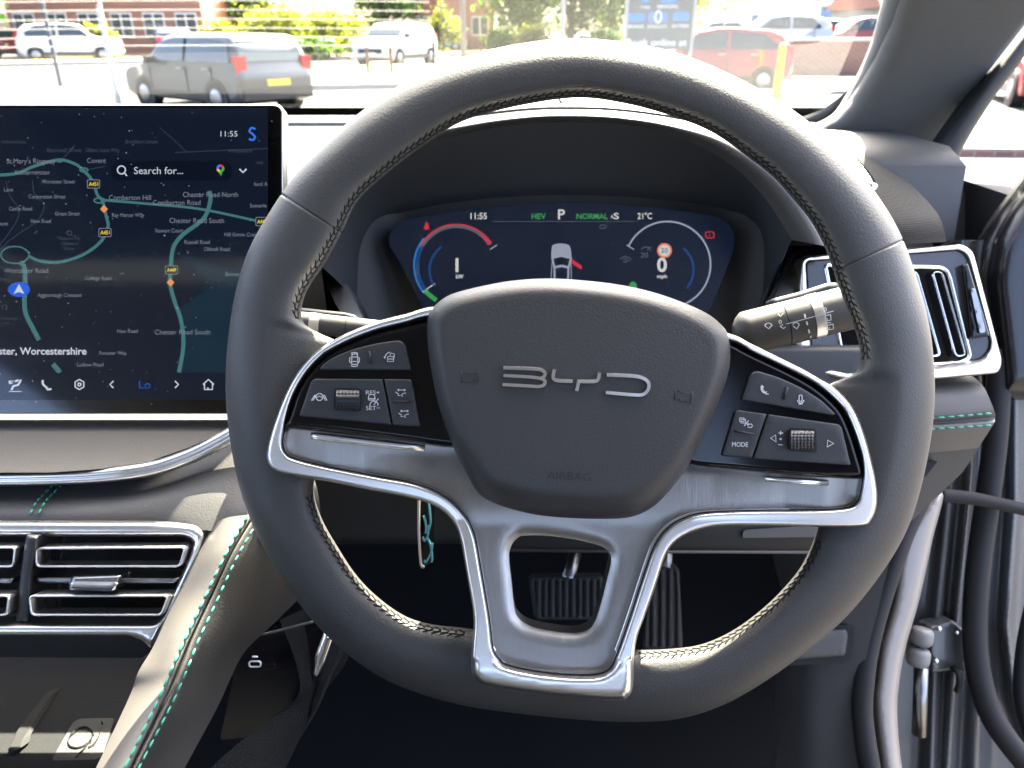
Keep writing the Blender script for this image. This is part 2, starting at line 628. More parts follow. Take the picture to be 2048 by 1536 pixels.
# brushed plate with the opening
hole = cat([(1050, 1071), (1110, 1073), (1169, 1083), (1205, 1094), (1220, 1109), (1222, 1126), (1214, 1160), (1202, 1208),
            (1190, 1243), (1175, 1260), (1145, 1266), (1095, 1260), (1059, 1251), (1038, 1237), (1029, 1217), (1023, 1166),
            (1018, 1115), (1023, 1091), (1034, 1077)], 5)
plate_out = cat([(566, 866), (563, 892), (571, 910), (591, 921), (656, 937), (760, 957), (829, 970), (885, 993), (921, 1026),
                 (944, 1068), (959, 1144), (975, 1238), (982, 1296), (995, 1320), (1020, 1335), (1096, 1349), (1172, 1353),
                 (1211, 1347), (1233, 1322), (1262, 1241), (1292, 1149), (1313, 1092), (1336, 1060), (1368, 1040), (1417, 1028),
                 (1532, 1024), (1646, 1023), (1699, 1018), (1718, 1006), (1725, 984), (1728, 945), (1600, 880), (1400, 800),
                 (1150, 760), (850, 770), (650, 800)], 5)
def d_plate(P, dist):
    hd = seg_dist(P, hole)
    d = .3930 + .0028 * np.clip(1 - hd / 26, 0, 1) ** 2
    up = np.clip((1030 - P[:, 1]) / 120, 0, 1)                       # falls away under the pad and switches
    sx = np.abs(P[:, 0] - 1150)
    d = d + .0015
    d = d + .006 * up ** 1.5 * np.clip(1 - (sx - 280) / 150, 0, 1) - .004 * np.clip((sx - 420) / 80, 0, 1)
    d = d - .0115 * np.clip((P[:, 1] - 1050) / 290, 0, 1)
    od = seg_dist(P, plate_out)
    return d + .0012 * np.clip(1 - od / 5, 0, 1)
relief("spoke_plate", plate_out, d_plate, 'brushed', wheel, holes=[hole], step=9, rings=(2, 5, 10, 16, 24, 34, 46), thick=.012)
# dark seam between plate and trim
mb = MB()
sweep(mb, U(t_in[:, 0], t_in[:, 1], .3885 - .0108 * np.clip((t_in[:, 1] - 1040) / 300, 0, 1)), circ(.00055, 6), closed=True)
mb.build("trim_seam", 'thread', wheel)

# gloss black switch panels
pl = cat([(905, 600), (866, 632), (812, 646), (760, 659), (712, 676), (678, 692), (646, 712), (612, 748), (590, 785), (574, 832),
          (566, 848), (573, 857), (682, 868), (812, 884), (906, 896), (935, 880), (940, 760), (930, 660)], 4)
pr = cat([(1420, 660), (1456, 678), (1503, 703), (1560, 730), (1600, 750), (1632, 769), (1662, 793), (1688, 822), (1706, 861),
          (1722, 911), (1731, 945), (1722, 958), (1640, 955), (1560, 949), (1470, 941), (1375, 930), (1355, 900), (1380, 760)], 4)
def d_panel(P, dist):
    return .3835 + .0075 * (1 - rnd(dist, 13))
panels = []
for L in (pl, pr):
    panels.append(relief("switch_panel", L, d_panel, 'gloss_black', wheel, step=8, rings=(1, 2, 3.5, 5, 7, 9, 11, 13, 15), thick=.010, dstep=3))
mb = MB()
sweep(mb, U(np.array([622., 640, 720, 800, 850]), np.array([872., 873, 883, 892, 897]), np.full(5, .389)), [(-.0018, 0), (.0018, 0), (.0012, .0012), (-.0012, .0012)])
mb.build("reflection_strip", 'satin', wheel)  # silver strip added for the reflection of metal under the switch panel
mb = MB()
sweep(mb, U(np.array([1530., 1600, 1656]), np.array([957., 963, 966]), np.full(3, .389)), [(-.0014, 0), (.0014, 0), (.0009, .001), (-.0009, .001)])
mb.build("reflection_strip", 'satin', wheel)

# buttons
def button(pts, r, panel, d=.3815):
    L = dense(rounded(pts, r, 4), 7)
    return relief("button", L, flat(d, 3.0, .0012), 'button', panel, step=14, rings=(.8, 1.8, 3), thick=.003)
DB = .38125
bA = button([(640, 736), (641, 740), (823, 741), (822, 735), (811, 690), (800, 680), (760, 685), (708, 697), (669, 713), (648, 727)],
            [3, 2, 2, 3, 12, 12, 20, 20, 14, 8], panels[0])
bB = button([(598, 833), (624, 757), (765, 758), (783, 850)], [5, 10, 2, 2], panels[0])
bC = button([(768, 758), (824, 758), (842, 854), (786, 851)], [2, 8, 5, 2], panels[0])
bD = button([(1482, 800), (1500, 748), (1513, 741), (1560, 755), (1612, 780), (1646, 803), (1672, 829), (1664, 831)],
            [4, 8, 10, 20, 20, 10, 3, 3], panels[1])
bE = button([(1443, 912), (1471, 819), (1534, 828), (1504, 916)], [5, 8, 2, 2], panels[1])
bF = button([(1536, 828), (1682, 849), (1702, 931), (1506, 918)], [2, 9, 5, 2], panels[1])
# knurled rollers in their wells
def roller(well, knob, panel, split):
    relief("roller_well", dense(rounded(well, 6), 6), flat(.3811), 'plastic_matte', panel, step=20, thick=.001)
    x0, y0, x1, y1 = knob
    L = dense(rounded([(x0, y0), (x1, y0 + 1), (x1, y1 + 1), (x0, y1)], 3), 4)
    yc, hh = (y0 + y1) / 2, (y1 - y0) / 2 + 2
    def dk(P, dist):
        q = (P[:, 1] - yc) / hh
        d = .3806 - .0048 * np.sqrt(np.clip(1 - q * q, 0, 1))
        kx = np.abs(((P[:, 0] - x0) / 7.0) % 1 - .5) * 2
        ky = np.abs(((P[:, 1] - y0) / 6.0) % 1 - .5) * 2
        kn = np.minimum(kx, ky)
        if split:
            band = np.abs(P[:, 1] - yc) < 8
            kn = np.where(band, .5 + .6 * (P[:, 1] < yc - 1), kn)
        return d - .0010 * kn
    return relief("roller", L, dk, 'button', panel, step=1.6, thick=.002)
roller([(668, 776), (722, 777), (722, 823), (667, 820)], (672, 780, 718, 818), panels[0], True)
roller([(1578, 856), (1632, 858), (1634, 906), (1577, 901)], (1582, 861, 1629, 900), panels[1], False)
# printed symbols
def icon(lines, w, b, d=DB, txt=()):
    mb = MB()
    strokes(mb, lines, w, d)
    for t in txt:
        text(mb, *t[:3], d - .0002, **t[3])
    return mb.build("symbol", 'print_white', b, smooth=False)
icon([rounded([(704, 708), (715, 708), (716, 729), (703, 729)], 3).tolist() + [(704, 710)], [(705, 714), (714, 714)], [(705, 723), (714, 723)],
      arc(709, 720, 10, 145, 215, 6), arc(709, 720, 10, -35, 35, 6), arc(709, 719, 14, 60, 120, 5), arc(709, 719, 14, 240, 300, 5)], 1.5, bA)
icon([[(775, 713), (787, 713), (787, 723), (775, 723), (775, 713)], [(780, 711), (781, 706), (789, 708), (787, 720)], arc(782, 716, 12, 100, 185, 8),
      [(770, 717), (768, 713)], [(775, 718), (786, 718)]], 1.4, bA)
for L, b in (([(739, 702), (742, 727)], bA), ([(788, 803), (822, 804)], bC), ([(1567, 799), (1575, 774)], bD), ([(1468, 862), (1508, 868)], bE)):
    mb = MB()
    strokes(mb, [L], 4.5, DB, .0007)
    mb.build("ridge", 'emboss', b)
icon([arc(639, 794, 7, 0, 360, 18), [(634, 795), (639, 792), (644, 795)], [(623, 801), (630, 790)], [(626, 801), (632, 790)], [(649, 790), (654, 801)], [(646, 790), (651, 801)]], 1.6, bB)
icon([rounded([(737, 794), (739, 789), (748, 789), (750, 794), (750, 800), (737, 800)], 2).tolist() + [(737, 794)], arc(748, 810, 8, -10, 190, 12), [(748, 810), (752, 803)], [(753, 802), (757, 797)],
      [(738, 797), (749, 797)]], 1.6, bB, txt=[("RES+", 732, 789, dict(cap=8, width=27)), ("SET−", 732, 820, dict(cap=8, width=28))])
for oy, ox in ((783, 0), (825, 6)):
    icon([[(791 + ox, oy + 1), (797 + ox, oy + 5), (796 + ox, oy + 8), (800 + ox, oy + 8)], [(812 + ox, oy + 3), (806 + ox, oy + 4), (802 + ox, oy + 8), (806 + ox, oy + 10)],
          [(796 + ox, oy - 3), (810 + ox, oy - 3)], [(798 + ox, oy - 5), (795 + ox, oy - 3), (798 + ox, oy - 1)], [(808 + ox, oy - 5), (811 + ox, oy - 3), (808 + ox, oy - 1)]], 1.5, bC)
icon([arc(1533, 776, 11, 150, 250, 8), arc(1531, 777, 6, 150, 250, 6), [(1523, 771), (1527, 774)], [(1530, 787), (1533, 783)], [(1523, 771), (1524, 777), (1528, 783), (1532, 788), (1537, 788)]], 2.0, bD)
icon([rounded([(1598, 790), (1604, 790), (1604, 803), (1598, 803)], 3).tolist() + [(1598, 792)], arc(1601, 800, 6.5, 180, 360, 8), [(1601, 806), (1601, 808)], [(1597, 808), (1605, 808)]], 1.6, bD)
icon([[(1479, 836), (1488, 836), (1488, 843), (1479, 843), (1479, 836)], [(1482, 839), (1491, 839), (1491, 846), (1482, 846), (1482, 839)], [(1488, 852), (1497, 841)],
      [(1494, 849), (1503, 848), (1505, 852), (1502, 855), (1495, 854)], [(1497, 846), (1494, 849), (1497, 851)]], 1.4, bE,
     txt=[("MODE", 1464, 893, dict(cap=9, width=32, rot=1))])
icon([[(1541, 876), (1551, 870), (1552, 884), (1541, 876)], [(1557, 866), (1566, 866)], [(1561, 862), (1561, 870)], arc(1561, 878, 1.5, 0, 360, 6), [(1556, 889), (1565, 890)]], 1.8, bF)
icon([[(1655, 880), (1667, 887), (1654, 894), (1655, 880)]], 1.8, bF)

# airbag cover
pad_o = cat([(854, 647), (857, 629), (870, 611), (895, 592), (934, 579), (1012, 563), (1091, 557), (1169, 561), (1247, 571), (1325, 590),
             (1403, 621), (1440, 647), (1456, 670), (1461, 702), (1458, 741), (1442, 791), (1415, 854), (1380, 925), (1356, 960),
             (1334, 987), (1304, 1015), (1262, 1034), (1199, 1038), (1110, 1034), (1050, 1025), (990, 1007), (957, 986), (935, 950),
             (905, 890), (878, 815), (862, 740), (855, 690)], 6)
def d_pad(P, dist):
    w = 30 + 26 * np.clip((P[:, 1] - 880) / 120, 0, 1)
    dome = 1 - ((P[:, 0] - 1155) / 420) ** 2 - ((P[:, 1] - 800) / 420) ** 2
    return .3875 - .0175 * rnd(dist, w) - .0045 * np.clip(dome, 0, 1)
pad = relief("airbag_cover", pad_o, d_pad, 'leather_pad', wheel, step=10, rings=(1, 2.5, 5, 8, 12, 17, 23, 30, 40), thick=.012)
def on_pad(off):
    def f(P):
        P = np.asarray(P, float)
        return d_pad(P, seg_dist(P, pad_o)) - off
    return f
# chrome emblem letters, standing proud of the cover over dark strips drawn for the shadow gap
letters = [[[(1007, 736), (1070, 738), (1084, 741), (1090, 747), (1087, 754), (1080, 757)], [(1007, 751), (1060, 754), (1082, 757)],
            [(1082, 757), (1089, 761), (1088, 769), (1078, 773), (1060, 772), (1005, 769)]],
           [[(1109, 738), (1106, 754), (1110, 760), (1118, 762), (1145, 763)], [(1199, 745), (1196, 758), (1188, 763), (1154, 763)], [(1157, 764), (1153, 782)]],
           [[(1213, 750), (1262, 752), (1284, 756), (1296, 765), (1296, 778), (1287, 788), (1270, 790), (1211, 785)]]]
for k, L in enumerate(letters):
    mg, mc = MB(), MB()
    for s in L:
        s = cat(s, 5, closed=False) if len(s) > 2 else np.array(s, float)
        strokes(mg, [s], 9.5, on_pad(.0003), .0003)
        W = U(s[:, 0], s[:, 1], on_pad(.0006)(s))
        h = 3.7 * .368 / FPX
        sweep(mc, W, [(-h, 0), (h, 0), (h, .0009), (h * .85, .0011), (-h * .85, .0011), (-h, .0009)])
    g = mg.build("emblem_gap_shade", 'emboss', pad)
    mc.build("emblem_letter", 'emblem', pad, smooth=False)
mb = MB()
text(mb, "AIRBAG", 1093, 957, on_pad(.00015), cap=15, width=89, rot=3)
mb.build("embossed_word", 'emboss', pad, smooth=False)
def horn(x, y, s, rot):
    c, q = math.cos(R(rot)), math.sin(R(rot))
    L = [[(-18, -12), (-16, 12)], [(-16, -8), (2, -7), (16, -13)], [(16, -13), (17, 8)], [(-16, 9), (-4, 8)], [(8, 4), (17, 8)], arc(0, 3, 8, 180, 400, 10, 7)]
    mb = MB()
    strokes(mb, [[(x + s * (a * c) - b * q, y + s * a * q + b * c) for a, b in l] for l in L], 1.6, on_pad(.0001), .0002)
    mb.build("horn_symbol", 'emboss', pad)
horn(940, 755, 1, 3)
horn(1366, 793, -1, 8)
# hub behind the cover
mb = MB()
sweep(mb, [U(1155, 810, .398), U(1155, 830, .45)], circ(.058, 28, .05), nref=UPV)
mb.build("hub", 'plastic_matte', wheel)
# ================================================================== DASHBOARD
def emis(name, srgb, k=1.0, base=(.005, .005, .006), rough=.3):
    c = [((v / 255 + .055) / 1.055) ** 2.4 if v > 10 else v / 255 / 12.92 for v in srgb]
    return mat(name, base, rough, spec=.0, emit=(c, k / 2 ** S.view_settings.exposure))

def res(pts, n):
    """resample a 3-column curve (px, py, d) smoothly and return world points"""
    c = cat(pts, 10, closed=False)
    s = np.concatenate([[0], np.cumsum(np.linalg.norm(np.diff(c[:, :2], axis=0), axis=1))])
    t = np.linspace(0, s[-1], n)
    q = np.stack([np.interp(t, s, c[:, k]) for k in range(3)], 1)
    return U(q[:, 0], q[:, 1], q[:, 2])

def grid(mb, curves, n=60, m=5):
    """smooth surface through px-curves; m rows between neighbours"""
    C = np.array([res(c, n) for c in curves])
    if len(C) > 2:
        rows = [cat(C[:, j], m, closed=False) for j in range(n)]
        C = np.array(rows).transpose(1, 0, 2)
    loft(mb, C)
    return mb

dash = thing("dashboard", "black leather dashboard with instrument hood, silver trim and teal double stitching",
             "dashboard", U(1130, 900, .75))
Z0 = CAMZ
# --- top pad: cowl to front roll-over
prof = cat([(1.24, -.118), (1.10, -.112), (.90, -.110), (.72, -.113), (.63, -.119), (.598, -.135), (.588, -.17), (.60, -.25), (.63, -.40)], 8, closed=False)
mb = MB()
for xa, xb, pf in ((-1.12, -.15, prof), (-.15, .46, [(1.24, -.118), (1.10, -.112), (.95, -.110), (.84, -.111), (.80, -.125), (.79, -.2)])):
    xs = np.linspace(xa, xb, 40)
    loft(mb, [np.stack([xs, np.full(40, y), np.full(40, Z0 + z)], 1) for y, z in pf])
top = mb.build("top_pad", 'leather_dash', dash)
# --- defroster grille let into the top pad along the windscreen
mb = MB()
for i in range(7):
    y = 1.035 + i * .0125
    mb = MB()
    box(mb, (-.42, y, Z0 - .1085), (.62, .0035, .004))
    mb.build("defroster_slat", 'slat_glare', dash, smooth=False)
for i in range(16):
    mb = MB()
    x = -.72 + i * .024
    sweep(mb, [(x, .972, Z0 - .108), (x + .012 * (1 if i % 2 else -1), 1.012, Z0 - .108)], circ(.0014, 6), nref=(0, 0, 1))
    mb.build("defroster_rib", 'slat_glare', dash)
mb = MB()
box(mb, (-.42, 1.072, Z0 - .1110), (.64, .10, .004))
mb.build("defroster_base", 'gloss_black', dash, smooth=False)

# --- instrument hood
lip_o = [(560, 525), (612, 405), (700, 318), (820, 258), (940, 236), (1050, 223), (1130, 220), (1230, 223), (1345, 238), (1465, 266), (1570, 330), (1642, 405), (1695, 500)]
lip_i = [(640, 530), (690, 420), (762, 345), (856, 292), (955, 262), (1050, 247), (1130, 243), (1230, 247), (1325, 264), (1415, 300), (1490, 353), (1540, 410), (1584, 480)]
back_i = [(735, 640), (728, 520), (762, 446), (850, 419), (950, 404), (1050, 397), (1130, 395), (1250, 398), (1350, 407), (1440, 420), (1500, 452), (1530, 510), (1512, 640)]
def c3(L, d):
    return [(x, y, d) for x, y in L]
n = 90
Lo, Li, Bi = res(c3(lip_o, .585), n), res(c3(lip_i, .578), n), res(c3(back_i, .675), n)
mid = res(c3([((a[0] + b[0]) / 2, (a[1] + b[1]) / 2) for a, b in zip(lip_o, lip_i)], .567), n)
up1 = Lo + np.array([0, .012, .0035])
bk1 = Lo + np.array([0, .10, .0045])
bk2 = Lo + np.array([0, .22, -.004])
bk3 = Lo + np.array([0, .36, -.045])
bk4 = Lo + np.array([0, .46, -.10])
mb = MB()
rows = [cat(np.array([bk4[j], bk3[j], bk2[j], bk1[j], up1[j], Lo[j], mid[j], Li[j]]), 6, closed=False) for j in range(n)]
loft(mb, np.array(rows).transpose(1, 0, 2))
hood = mb.build("instrument_hood", 'leather_dash', dash)
mb = MB()
rows = [cat(np.array([Li[j], Li[j] * .5 + Bi[j] * .5 + UPV * .004, Bi[j]]), 6, closed=False) for j in range(n)]
loft(mb, np.array(rows).transpose(1, 0, 2))
mb.build("hood_lining", 'hood_matte', hood)
# stitching and cross seam on the hood
mb = MB()
q = np.array([cat(np.array([bk1[j], up1[j]]), 4, closed=False)[2] for j in range(n)]) + np.array([0, 0, .0012])
for j in range(22, 68):
    a, b = q[j], q[j] * .45 + q[j + 1] * .55
    sweep(mb, [a, b], circ(.0007, 5), nref=(0, 0, 1))
stuff(mb.build("stitching", 'thread', hood))
mb = MB()
j = n // 2
sweep(mb, np.array([bk2[j], bk1[j], up1[j]]) + np.array([0, 0, .0006]), circ(.0009, 6), nref=(1, 0, 0))
mb.build("cross_seam", 'thread', hood)

# --- surround and black fascia behind the wheel
sur = rounded([(660, 500), (735, 380), (1500, 380), (1585, 470), (1505, 690), (738, 690)], 14)
relief("cluster_surround", sur, lambda P, dist: .672 + .03 * np.clip((np.abs(P[:, 0] - 1125) - 330) / 120, 0, 1) * -1, 'plastic', dash, step=24, thick=.02)
relief("black_fascia", [(540, 420), (1720, 400), (1760, 780), (1500, 800), (700, 800), (540, 780)], flat(.705), 'gloss_black', dash, step=80, thick=.02)
relief("fascia_blade", rounded([(634, 528), (648, 510), (668, 518), (728, 640), (700, 650), (672, 610)], 6), lambda P, dist: .645 + (P[:, 1] - 510) / 130 * -.045, 'satin', dash, step=10, thick=.012, rings=(2, 5))
relief("fascia_blade", rounded([(1592, 505), (1603, 505), (1602, 540), (1570, 640), (1525, 650), (1545, 600)], 6), lambda P, dist: .645 + (P[:, 1] - 505) / 130 * -.045, 'satin', dash, step=10, thick=.012, rings=(2, 5))
# edge of the surround
for L in ([(738, 645), (668, 520)], [(1508, 645), (1578, 478)]):
    mb = MB()
    L = np.array(L, float)
    sweep(mb, U(L[:, 0], L[:, 1], np.full(2, .640)), circ(.002, 8))
    mb.build("surround_edge", 'plastic', dash)
relief("lower_panel", rounded([(560, 690), (1740, 690), (1738, 1052), (1640, 1108), (1020, 1104), (980, 1088), (560, 1088)], 10), lambda P, dist: .60 + .03 * np.clip((P[:, 1] - 900) / 200, 0, 1) + .01 * (1 - rnd(dist, 14)), 'plastic', dash, step=30, thick=.03, rings=(3, 8, 14))
mb = MB()
strokes(mb, [[(1010, 1100), (1300, 1103), (1640, 1104)]], 5, .617, .002)
mb.build("panel_lip", 'plastic_grey', dash)
relief("tan_patch", rounded([(1488, 1060), (1640, 1050), (1632, 1074), (1484, 1076)], 6), flat(.622), 'tan_panel', dash, step=20, thick=.004)  # lighter tan patch low on the panel
# steering column shroud
mb = MB()
sweep(mb, [U(1150, 830, .44), U(1150, 900, .64)], circ(.062, 28, .05), nref=UPV)
mb.build("column_shroud", 'plastic_matte', dash)

# --- outer air vent (in front of the door)
vo = rounded([(1600, 512), (1925, 489), (1946, 503), (2004, 722), (1997, 746), (1870, 759), (1700, 764), (1604, 740), (1585, 690)], [12, 14, 14, 14, 12, 20, 20, 16, 20], 5)
vi = rounded([(1650, 530), (1895, 535), (1941, 715), (1920, 726), (1690, 738)], [8, 22, 16, 14, 10], 5)
DV = .615
vm = rounded([(1614, 524), (1916, 502), (1932, 514), (1980, 690), (1962, 716), (1880, 728), (1690, 742), (1625, 700)], [10, 12, 12, 12, 14, 16, 10, 14], 5)
vent = relief("air_vent", vo, lambda P, dist: DV + .012 * (1 - rnd(dist, 12)) - .022 * np.clip((P[:, 1] - 715) / 40, 0, 1), 'satin', dash, holes=[vm], step=8, rings=(1.5, 4, 7, 12), thick=.02)
relief("vent_panel", vm, lambda P, dist: DV + .004 + .004 * (P[:, 1] > 1e9), 'gloss_grey', vent, holes=[vi], step=12, thick=.012)
relief("vent_cavity", rounded([(1630, 515), (1920, 515), (1965, 740), (1660, 748)], 10), flat(DV + .045), 'plastic_matte', vent, step=60, thick=.004)
mb = MB()
sweep(mb, U(vi[:, 0], vi[:, 1], np.full(len(vi), DV + .004)), circ(.0016, 8), closed=True)
mb.build("vent_bezel", 'chrome', vent)
def ring_slat(pts, r, d, w, parent, name="slat", depth=.012, m2='chrome'):
    L = dense(rounded(pts, r, 5), 8)
    hw = w / 2 * d / FPX
    mb = MB()
    sweep(mb, U(L[:, 0], L[:, 1], np.full(len(L), d)), [(-hw, -depth), (hw, -depth), (hw, 0), (0, hw), (-hw, 0)], closed=True)
    return mb.build(name, m2, parent)
for k in range(4):
    x = 1865 - 52 * k
    ring_slat([(x, 543), (x + 20, 543), (x + 68, 711), (x + 47, 713)], 9, DV + .008, 4.5, vent)
relief("vent_insert", rounded([(1924, 530), (1936, 526), (1980, 672), (1942, 678), (1934, 600)], 5), flat(DV - .002, 3, .002), 'gloss_black', vent, step=12, thick=.004, rings=(1, 3))
relief("vent_lens", rounded([(1941, 578), (1950, 576), (1972, 664), (1960, 667)], 5), flat(DV - .005, 3, .001), 'satin_dark', vent, step=10, thick=.003)
# leather below the vent and the panel under it
mb = MB()
sp = [[(1560, 752, .64), (1700, 756, .64), (1850, 754, .64), (1945, 752, .645)], [(1560, 790, .605), (1700, 788, .605), (1850, 782, .605), (1968, 775, .615)],
      [(1560, 838, .600), (1700, 838, .600), (1865, 832, .600), (1988, 820, .61)], [(1560, 850, .606), (1700, 850, .606), (1865, 846, .606), (1990, 836, .616)],
      [(1560, 862, .601), (1700, 862, .601), (1865, 858, .601), (1986, 850, .611)], [(1560, 918, .615), (1700, 912, .615), (1862, 905, .615), (1956, 896, .625)]]
grid(mb, sp, 40, 5)
side = mb.build("side_leather", 'leather_sun_tone', dash)
def stitch_line(pts, parent, r=.0008, L=.0060, gap=.0024, m='thread_teal', lift=.0006, nref=None):
    c = cat(pts, 12, closed=False)
    W = U(c[:, 0], c[:, 1], c[:, 2]) - FWD * lift
    s = np.concatenate([[0], np.cumsum(np.linalg.norm(np.diff(W, axis=0), axis=1))])
    mb = MB()
    t = 0
    while t + L < s[-1]:
        u = np.linspace(t, t + L, 5)
        P = np.stack([np.interp(u, s, W[:, k]) for k in range(3)], 1)
        P = P - FWD * (.0005 * np.sin(np.linspace(0, math.pi, 5)))[:, None]
        sweep(mb, P, circ(r, 6), nref=nref, scale=[.55, 1, 1, 1, .55])
        t += L + gap
    return stuff(mb.build("stitching", m, parent))
stitch_line([(1700, 842, .6), (1865, 836, .5985), (1988, 826, .608)], side)
stitch_line([(1700, 866, .6), (1865, 858, .5985), (1988, 850, .608)], side)
tanp = relief("knee_panel", rounded([(1560, 906), (1862, 900), (1960, 893), (1925, 945), (1868, 1000), (1822, 1042), (1790, 1080), (1600, 1090)], 8), lambda P, dist: .628 + .03 * np.clip((P[:, 1] - 900) / 130, 0, 1), 'tan_panel', dash, step=20, thick=.02)
relief("switch_slot", rounded([(1790, 925), (1876, 922), (1850, 955), (1780, 960)], 5), flat(.628), 'plastic_matte', tanp, step=20, thick=.006)

# --- speaker pod on top, at the foot of the pillar
mb = MB()
grid(mb, [[(1560, 492, .615), (1700, 489, .615), (1820, 487, .617), (1893, 484, .625)],
          [(1560, 440, .628), (1690, 440, .628), (1800, 436, .63), (1880, 436, .642)],
          [(1560, 370, .68), (1670, 368, .68), (1770, 374, .69), (1848, 395, .71)],
          [(1560, 318, .76), (1650, 312, .76), (1735, 322, .77), (1800, 350, .79)],
          [(1560, 285, .88), (1640, 282, .88), (1700, 290, .89), (1765, 325, .90)]], 40, 6)
pod = mb.build("speaker_grille", 'speaker', dash)
mb = MB()
e = np.array(arc(0, 0, 1, 0, 360, 40)[:-1])
ex = 1708 + e[:, 0] * 20 + e[:, 1] * 30
ey = 335 + e[:, 0] * 12 + e[:, 1] * 38
ed = .70 + (335 - ey) * .0011
sweep(mb, U(ex, ey, ed), [(-.004, -.006), (.004, -.006), (.004, .002), (0, .004), (-.004, .002)], closed=True, nref=(0, -.3, 1))
mb.build("tweeter_ring", 'chrome', pod)

# --- centre: panel under the screen, silver arch, leather, centre vents
relief("suede_panel", rounded([(-420, 800), (480, 800), (478, 836), (430, 872), (372, 897), (300, 922), (200, 938), (100, 945), (-420, 945)], 6), lambda P, dist: .525 - .068 * np.clip((P[:, 1] - 815) / 120, 0, 1.1), 'tan_panel', dash, step=18, thick=.02)
arch = cat([(-420, 958), (-100, 958), (80, 956), (200, 951), (300, 938), (372, 915), (432, 886), (500, 845), (560, 795)], 10, closed=False)
hw = .0045
mb = MB()
sweep(mb, U(arch[:, 0], arch[:, 1], .458 + .01 * np.clip((arch[:, 0] - 250) / 250, 0, 1)),
      [(-hw * 1.05, -.004), (-hw, 0), (-hw * .6, .0030), (-hw * .1, .0036), (0, .0030), (hw * .1, .0036), (hw * .7, .0026), (hw, 0), (hw * 1.05, -.004)])
mb.build("silver_arch", 'satin', dash)
mb = MB()
grid(mb, [[(-420, 962, .473), (100, 962, .473), (280, 948, .475), (400, 912, .478), (470, 878, .483), (560, 810, .493)],
          [(-420, 985, .465), (100, 985, .465), (280, 972, .466), (410, 938, .468), (490, 905, .473), (590, 850, .483)],
          [(-420, 1008, .455), (100, 1008, .455), (290, 1000, .455), (420, 980, .456), (505, 965, .460), (620, 930, .468)],
          [(-420, 1030, .449), (100, 1030, .449), (300, 1030, .449), (430, 1030, .446), (505, 1030, .446), (640, 1010, .458)],
          [(-420, 1058, .447), (100, 1058, .447), (300, 1058, .447), (430, 1062, .441), (520, 1085, .445), (640, 1100, .468)]], 70, 6)
lea = mb.build("centre_leather", 'leather_dash', dash)
for o in (0, 17):
    stitch_line([(110 + o, 968, .471), (92 + o, 985, .464), (72 + o, 1008, .453), (57 + o, 1040, .447)], lea, r=.0007, L=.0032, gap=.0016)

cvo = rounded([(-420, 1040), (330, 1042), (395, 1049), (414, 1068), (400, 1108), (312, 1285), (302, 1297), (284, 1281), (262, 1275), (-420, 1273)], [5, 30, 14, 12, 20, 8, 5, 6, 10, 5], 5)
cvi = rounded([(-380, 1073), (370, 1073), (388, 1083), (380, 1108), (328, 1232), (310, 1246), (-380, 1246)], [5, 12, 8, 12, 12, 12, 5], 5)
DC = .440
cvent = relief("centre_air_vent", cvo, lambda P, dist: DC - .014 * np.clip((P[:, 1] - 1050) / 230, 0, 1) + .007 * (1 - rnd(dist, 12)), 'satin', dash, holes=[cvi], step=8, rings=(1.5, 4, 7, 11), thick=.02)
relief("vent_cavity", [(-400, 1060), (396, 1060), (330, 1255), (-400, 1255)], flat(.493), 'plastic_matte', cvent, step=90, thick=.004)
for x0, x1 in ((72, 0), (-378, -440)):
    ring_slat([(x0, 1097), (x0 + 298, 1095), (x0 + 287, 1133), (x0 + 1, 1133)], 9, .435, 4.5, cvent, m2='satin')
    ring_slat([(x0 - 13, 1192), (x0 + 264, 1192), (x0 + 250, 1230), (x0 - 9, 1230)], 9, .428, 4.5, cvent, m2='satin')
    ring_slat([(x0 - 342, 1097), (x0 - 42, 1095), (x0 - 46, 1133), (x0 - 341, 1133)], 9, .435, 4.5, cvent, m2='satin') if x0 > 0 else None
    ring_slat([(x0 - 352, 1192), (x0 - 54, 1192), (x0 - 59, 1230), (x0 - 351, 1230)], 9, .428, 4.5, cvent, m2='satin') if x0 > 0 else None
relief("slat", rounded([(70, 1153), (360, 1155), (348, 1168), (73, 1167)], 3), flat(.436, 4, .003), 'satin_dark', cvent, step=14, thick=.02, rings=(2, 4))
relief("slat", rounded([(-280, 1153), (30, 1155), (24, 1168), (-280, 1167)], 3), flat(.436, 4, .003), 'satin_dark', cvent, step=14, thick=.02, rings=(2, 4))
relief("divider", rounded([(53, 1068), (79, 1070), (66, 1140), (59, 1246), (31, 1246), (42, 1140)], 4), flat(.432, 8, .005), 'plastic', cvent, step=8, thick=.03, rings=(2, 5, 8))
relief("tab", rounded([(145, 1152), (244, 1149), (238, 1168), (226, 1184), (138, 1180), (138, 1164)], 5), lambda P, dist: .426 + .004 * (1 - rnd(dist, 8)) + .004 * (P[:, 1] < 1166), 'satin_dark', cvent, step=6, thick=.012, rings=(2, 5))
relief("vent_underside", rounded([(-420, 1270), (270, 1272), (305, 1292), (285, 1316), (-420, 1312)], 5), lambda P, dist: .428 + .012 * (P[:, 1] - 1270) / 45, 'plastic', dash, step=30, thick=.02)

